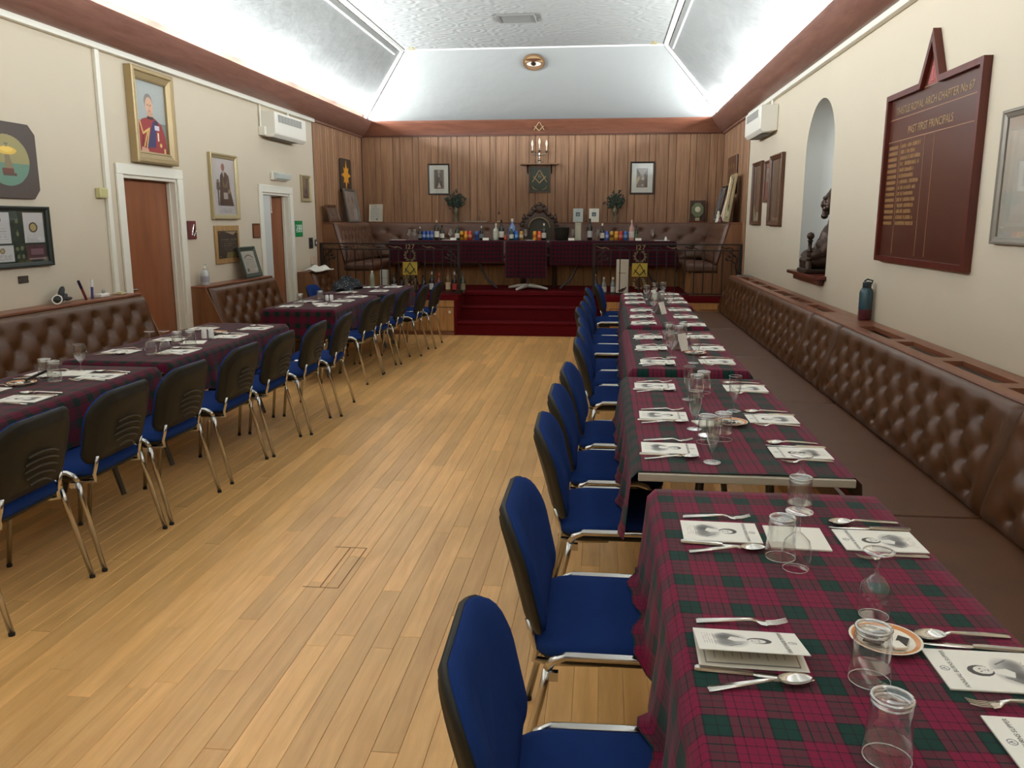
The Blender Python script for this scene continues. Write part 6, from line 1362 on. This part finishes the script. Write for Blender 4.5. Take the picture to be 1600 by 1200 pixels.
rings = [[(x, 0.11, z) for x, z in outer+[(-0.25, 0.6)]+[(0.25, 0.6)]], [(x, 0.05, z) for x, z in outer+[(-0.25, 0.6)]+[(0.25, 0.6)]], [(x, 0.04, z) for x, z in inner+[(-0.165, 0.6)]+[(0.165, 0.6)]], [(x, 0.07, z) for x, z in inner+[(-0.165, 0.6)]+[(0.165, 0.6)]]]
part(MB().loft(rings, True, False), 'back_arch', OAKC, t, bevel=0.004)
part(MB().prism(inner+[(-0.165, 0.58), (0.165, 0.58)], 0.072, 0.085), 'back_panel', GREENF, t)
part(MB().tube([(x, 0.038, z) for x, z in inner], 0.009, 6), 'beading', GOLDL, t, smooth=True)
cr_ = MB()
for x, z, r in ((0, 1.21, 0.085), (0.085, 1.20, 0.055), (-0.085, 1.20, 0.055), (0.14, 1.13, 0.05), (-0.14, 1.13, 0.05), (0.0, 1.275, 0.045), (0.06, 1.255, 0.035), (-0.06, 1.255, 0.035), (0.20, 1.08, 0.04), (-0.20, 1.08, 0.04), (0.11, 1.16, 0.04), (-0.11, 1.16, 0.04)): cr_.ellipsoid((x, 0.065, z), (r, 0.035, r), 12, 8)
part(cr_, 'crest', OAKC, t, smooth=True)
# pictures and boards on the stage side walls
t = thing('sun_plaque', 'dark rounded board with a gold eight-pointed star on the left panelling', 'plaque', (XL+0.019, 12.95, 2.295), RL)
part(MB().prism(rrect(0.56, 0.50, 0.06, 5), -0.02, -0.001), 'board', plain('dark_board', (56, 44, 36), 0.5), t)
star = []
for k in range(16):
    a = PI/2+k*PI/8; R_ = (0.225 if k % 4 == 0 else (0.165 if k % 4 == 2 else 0.10)); star.append((R_*1.05*math.cos(a), R_*math.sin(a)))
part(MB().prism(star, -0.026, -0.0205), 'star', plain('sun_gold', (214, 146, 40), 0.45), t)
p = Pic(60, 50, (66, 54, 46)); p.soft(0.5, 0.6, 0.4, 0.3, (110, 98, 90), 0.8); p.dashes(0.15, 0.85, 0.2, 0.06, (170, 160, 150), 5, 0.2, 0.06); p.ell(0.3, 0.65, 0.1, 0.12, (96, 84, 76)); p.ell(0.65, 0.65, 0.1, 0.12, (96, 84, 76))
framed('photo_frame', 'brown-framed group photograph leaning on the left stage bench', 'picture frame', (-3.93, 11.96, ZG+1.008+0.125), RL, 0.46, 0.25, 0.04, 0.025, BRNF, p, tilt=0.3)
p = Pic(50, 80, (178, 172, 164)); p.soft(0.3, 0.7, 0.15, 0.15, (110, 104, 100), 0.8); p.soft(0.7, 0.7, 0.15, 0.15, (110, 104, 100), 0.8); p.soft(0.5, 0.35, 0.3, 0.25, (140, 134, 130), 0.7); p.rect(0.6, 0.95, 0.0, 0.4, (206, 204, 198))
framed('print_frame', 'tall grey-framed print leaning below the gold star plaque', 'picture frame', (-3.92, 12.86, ZG+1.008+0.25), RL, 0.60, 0.51, 0.035, 0.03, plain('grey_brown_frame', (96, 88, 78), 0.4), p, tilt=0.16)
p = Pic(40, 50, (206, 202, 186)); 
for k in range(8): p.dashes(0.15, 0.85, 0.78-k*0.07, 0.012, (176, 170, 156), 90+k)
p.rect(0.4, 0.55, 0.88, 0.93, (120, 116, 104)); p.ell(0.6, 0.1, 0.07, 0.05, (70, 70, 50))
framed('certificate_frame', 'pale cream certificate leaning in the left corner of the stage', 'picture frame', (-3.79, YB-0.115, ZG+1.008+0.15), 0, 0.23, 0.29, 0.014, 0.015, plain('cream_frame', (214, 202, 172), 0.5), p, tilt=0.2)
t = thing('diamond_board', 'long dark board with white diamonds on the right stage panelling', 'plaque', (XR-0.019, 12.80, 2.255), RRt)
part(MB().box(-0.40, 0.40, -0.03, -0.001, -0.275, 0.275), 'board', BRNF, t, bevel=0.015)
for a in range(3):
    for b in range(2): part(MB().prism([(-0.03+a*0.22-0.22, -0.12+b*0.24), (0+a*0.22-0.22, -0.17+b*0.24), (0.03+a*0.22-0.22, -0.12+b*0.24), (0+a*0.22-0.22, -0.07+b*0.24)], -0.033, -0.0305), 'diamond', GOLDL, t)
# leaning frames at the right stage corner
p = Pic(40, 60, (196, 190, 170)); p.rect(0.2, 0.8, 0.15, 0.85, (150, 120, 80)); p.rect(0.3, 0.7, 0.3, 0.75, (190, 176, 150))
framed('picture_frame', 'tall gilt and cream frame leaning nearest on the right stage bench', 'picture frame', (1.765, 12.12, ZG+1.008+0.33), RRt, 0.48, 0.66, 0.05, 0.03, PEWTER, p, tilt=0.14)
p = Pic(40, 60, (176, 168, 160)); p.soft(0.5, 0.5, 0.3, 0.3, (90, 84, 82), 0.9); p.soft(0.4, 0.7, 0.2, 0.2, (60, 56, 56), 0.8)
framed('picture_frame', 'black-framed photograph leaning at the back of the right stage bench', 'picture frame', (1.755, 12.98, ZG+1.008+0.265), RRt, 0.50, 0.53, 0.025, 0.03, BLKF, p, 0.03, tilt=0.20)
p = Pic(40, 60, (230, 206, 190)); p.rect(0.1, 0.9, 0.1, 0.9, (238, 224, 212))
framed('picture_frame', 'small pink-edged picture leaning between the larger frames on the right', 'picture frame', (1.755, 12.52, ZG+1.008+0.19), RRt, 0.32, 0.38, 0.015, 0.015, plain('pink_frame', (222, 190, 170), 0.5), p, tilt=0.26)
t = thing('oval_trophy', 'octagonal green trophy shield with a pale centre on the right stage bench', 'trophy', (1.50, YB-0.11, ZG+1.010))
part(MB().box(-0.13, 0.10, -0.05, 0.05, 0, 0.02), 'base', DARKW, t, bevel=0.004); part(MB().prism([(0.0+0.10*math.cos(PI/8+k*PI/4), 0.19+0.12*math.sin(PI/8+k*PI/4)) for k in range(8)], -0.02, 0.005), 'shield', plain('sage_green', (110, 116, 84), 0.4), t, bevel=0.004)
part(MB().lathe([(0.04, 0), (0.045, 0.006), (0.02, 0.01), (0, 0.011)], 16), 'medallion', plain('pale_disc', (206, 200, 168), 0.4), t, (0, -0.021, 0.20), (PI/2, 0, 0), smooth=True); part(MB().box(-0.04, 0.03, -0.055, -0.05, 0.022, 0.07), 'nameplate', PEWTER, t); part(MB().box(-0.12, 0.12, 0.01, 0.04, 0.02, 0.34), 'back_board', OAKC, t)
for x, y, h, c, lb in ((1.64, 12.42, 0.16, (222, 216, 190), 'small white figurine on the right stage bench'), (1.62, 12.20, 0.14, (206, 196, 172), 'small cream figurine nearer on the right stage bench'), (1.62, 12.02, 0.08, (96, 50, 60), 'little maroon pot at the near end of the right stage bench')):
    t = thing('figurine', lb, 'figurine', (x, y, ZG+1.010), 0, 'ornaments on the right stage bench'); m_ = plain('orn_%d' % int(h*100), c, 0.4); part(MB().lathe([(0, 0), (0.04, 0), (0.038, h*0.1), (0.022, h*0.45), (0.026, h*0.65), (0.012, h*0.78), (0, h*0.78)], 12), 'body', m_, t, smooth=True); part(MB().ellipsoid((0, 0, h*0.88), (0.016, 0.016, h*0.13), 10, 6), 'head', m_, t, smooth=True)
t = thing('salt_cellar', 'small white candle stub on the right stage bench seat', 'ornament', (0.92, 12.60, SZ+0.004)); part(MB().lathe([(0, 0), (0.02, 0), (0.018, 0.03), (0.01, 0.05), (0, 0.05)], 10), 'body', CHINAW, t, smooth=True); part(MB().lathe([(0.011, 0.05), (0.008, 0.06), (0, 0.06)], 8), 'tip', STEEL, t)
t['label'] = 'small white pot at the right front of the top table'; t['category'] = 'pot'; t.name = 'salt_pot'
# sockets low on the wall under the top table
for xs_, lb in ((-2.55, 'row of white sockets low on the panelling left of centre'), (0.10, 'row of white sockets low on the panelling right of centre')):
    pass

# ---------------------------------------------------------------- ceiling fittings
t = thing('ceiling_vent', 'grey rectangular vent grille in the flat ceiling', 'vent', (-1.115, 10.80, ZF)); part(MB().box(-0.24, 0.24, -0.20, 0.20, -0.006, -0.001), 'backing', plain('vent_dark', (96, 94, 90), 0.6), t)
part(MB().loft([[(-0.24, -0.20, -0.004), (0.24, -0.20, -0.004), (0.24, 0.20, -0.004), (-0.24, 0.20, -0.004)], [(-0.23, -0.19, -0.02), (0.23, -0.19, -0.02), (0.23, 0.19, -0.02), (-0.23, 0.19, -0.02)], [(-0.20, -0.16, -0.02), (0.20, -0.16, -0.02), (0.20, 0.16, -0.02), (-0.20, 0.16, -0.02)], [(-0.20, -0.16, -0.006), (0.20, -0.16, -0.006), (0.20, 0.16, -0.006), (-0.20, 0.16, -0.006)]], False, False), 'frame', VENTG, t)
for k in range(8): part(MB().box(-0.20, 0.20, -0.15+k*0.04, -0.135+k*0.04, -0.016, -0.008), 'slat', VENTG, t, rot=(0.0, 0, 0))
for x_, y_, lb in ((-2.80, 12.42, 'small brass ceiling hook at the left far corner of the flat ceiling'), (0.65, 12.40, 'small brass ceiling hook at the right far corner of the flat ceiling')):
    t = thing('ceiling_hook', lb, 'hook', (x_, y_, ZF), 0, 'ceiling hooks'); part(MB().lathe([(0.025, -0.001), (0.022, -0.008), (0, -0.010)], 10), 'plate', BRASS, t); part(MB().tube([(-0.05, 0, -0.01), (-0.04, 0, -0.03), (0.04, 0, -0.03), (0.05, 0, -0.01)], 0.006, 6), 'bar', BRASS, t, smooth=True)
sa = math.atan2(ZF-ZS, YB-FY1)
t = thing('eye_roundel', 'round gilt eye emblem on the sloping ceiling above the stage', 'emblem', (-1.065, 12.80-0.013, ZS+(YB+0.02-12.80)/(YB+0.02-FY1)*(ZF-ZS)-0.020)); t.rotation_euler = (PI/2-sa, 0, 0)
# local: x right, z towards the ridge; front is -y turned down to the room
part(MB().lathe([(0.165, -0.002), (0.165, 0.012), (0.15, 0.02), (0.14, 0.012), (0, 0.012)], 28), 'roundel', plain('eye_ground', (112, 84, 58), 0.5), t, rot=(PI/2, 0, 0), smooth=True)
p = Pic(70, 70, (140, 108, 78)); p.rect(0, 1, 0.55, 1, (170, 140, 100)); p.ell(0.5, 0.72, 0.42, 0.10, (96, 60, 40)); p.ell(0.5, 0.42, 0.42, 0.20, (60, 34, 30)); p.ell(0.5, 0.41, 0.38, 0.17, (232, 222, 206)); p.ell(0.48, 0.43, 0.14, 0.16, (74, 52, 40)); p.ell(0.48, 0.43, 0.07, 0.09, (16, 12, 12))
me = p.mesh(0.28, 0.28, PRINT); bm = bmesh.new(); bm.from_mesh(me); bmesh.ops.delete(bm, geom=[f for f in bm.faces if f.calc_center_median().length > 0.137], context='FACES'); bm.to_mesh(me); bm.free()
ob('eye_print', me, t, (0, -0.0135, 0))

# ---------------------------------------------------------------- wrought-iron railings
def railing(x0, x1, label, xp, flip):
    t = thing('stage_railing', label, 'railing', ((x0+x1)/2, 11.66, ZG+0.001), 0, 'wrought-iron stage railings'); h = (x1-x0)/2
    top = 0.72
    part(MB().box(-h, h, -0.016, 0.016, top-0.02, top), 'top_rail', IRON, t, bevel=0.003)
    part(MB().box(-h, h, -0.009, 0.009, top-0.098, top-0.082), 'lower_rail', IRON, t)
    part(MB().box(-h, h, -0.010, 0.010, 0.03, 0.046), 'bottom_rail', IRON, t)
    for s in (-1, 1):
        part(MB().box(s*(h-0.02)-0.02, s*(h-0.02)+0.02, -0.02, 0.02, 0, top), 'post', IRON, t, bevel=0.003)
        m2 = MB().tube([(s*(h-0.05), 0, 0.30), (s*(h-0.08), 0, 0.42), (s*(h-0.06), 0, 0.52), (s*(h-0.14), 0, 0.60)], [0.012, 0.011, 0.009, 0.006], 6).tube([(s*(h-0.07), 0, 0.45), (s*(h-0.15), 0, 0.50), (s*(h-0.19), 0, 0.50)], [0.009, 0.008, 0.004], 6)
        for cx_, cz in ((h-0.15, 0.60), (h-0.20, 0.51), (h-0.10, 0.56), (h-0.17, 0.55)): m2.ellipsoid((s*cx_, 0, cz), (0.030, 0.006, 0.016), 8, 5, rot=Matrix.Rotation(0.6*s, 3, 'Y'))
        part(m2, 'branch', IRON, t, smooth=True)
    n = int(2*h/0.122)
    xpl = xp-(x0+x1)/2
    for k in range(1, n):
        x = -h+2*h*k/n
        if abs(x-xpl) < 0.05: continue
        part(MB().box(x-0.007, x+0.007, -0.007, 0.007, 0.046, top-0.098), 'bar', IRON, t)
    for k in range(int(2*h/0.24)):
        x = -h+0.14+k*0.24
        if abs(x-xpl) < 0.16: continue
        part(MB().tube([(x-0.09, 0, top-0.035), (x-0.03, 0, top-0.06), (x+0.03, 0, top-0.05), (x+0.09, 0, top-0.075)], 0.006, 5).ellipsoid((x, 0, top-0.06), (0.030, 0.006, 0.012), 8, 4), 'twig', IRON if k % 2 else IRONG, t, smooth=True)
    part(MB().tube([(xpl, 0, 0.046), (xpl, 0, top-0.02)], 0.010, 6), 'centre_bar', IRON, t)
    ng = plain('numeral_gold', (158, 140, 100), 0.4, 0.3) if 'numeral_gold' not in MATS else MATS['numeral_gold']
    for m, dx in words(list('127'), 0.095, ng, 0.004): ob('numeral', m, t, (xpl+dx, -0.02, top-0.082), (PI/2, 0, 0))
    for zc in (0.545, 0.175):
        wr_ = MB()
        for k in range(11):
            a = -PI/2+(k-5)*0.52; wr_.ellipsoid((xpl+0.075*math.cos(a), 0, zc+0.075*math.sin(a)), (0.026, 0.006, 0.012), 8, 4, rot=Matrix.Rotation(-a+0.9, 3, 'Y'))
        wr_.tube([(xpl+0.06*math.cos(a), 0, zc+0.06*math.sin(a)) for a in np.linspace(-4.2, 1.06, 17)], 0.004, 5)
        part(wr_, 'wreath', IRONG, t, smooth=True)
    pq = part(MB().box(xpl-0.105, xpl+0.105, -0.018, -0.010, 0.27, 0.455), 'plaque', BRASS, t, bevel=0.002)
    part(compasses(0.20, None), 'square_and_compasses', plain('emblem_dark', (48, 40, 16), 0.5) if 'emblem_dark' not in MATS else MATS['emblem_dark'], pq, (xpl, -0.016, 0.362), smooth=True)
    return t
railing(XL+0.02, -2.0, 'black wrought-iron railing numbered 127 on the left of the stage steps', -2.72, 1)
railing(-0.14, XR-0.02, 'black wrought-iron railing numbered 127 on the right of the stage steps', 0.51, -1)
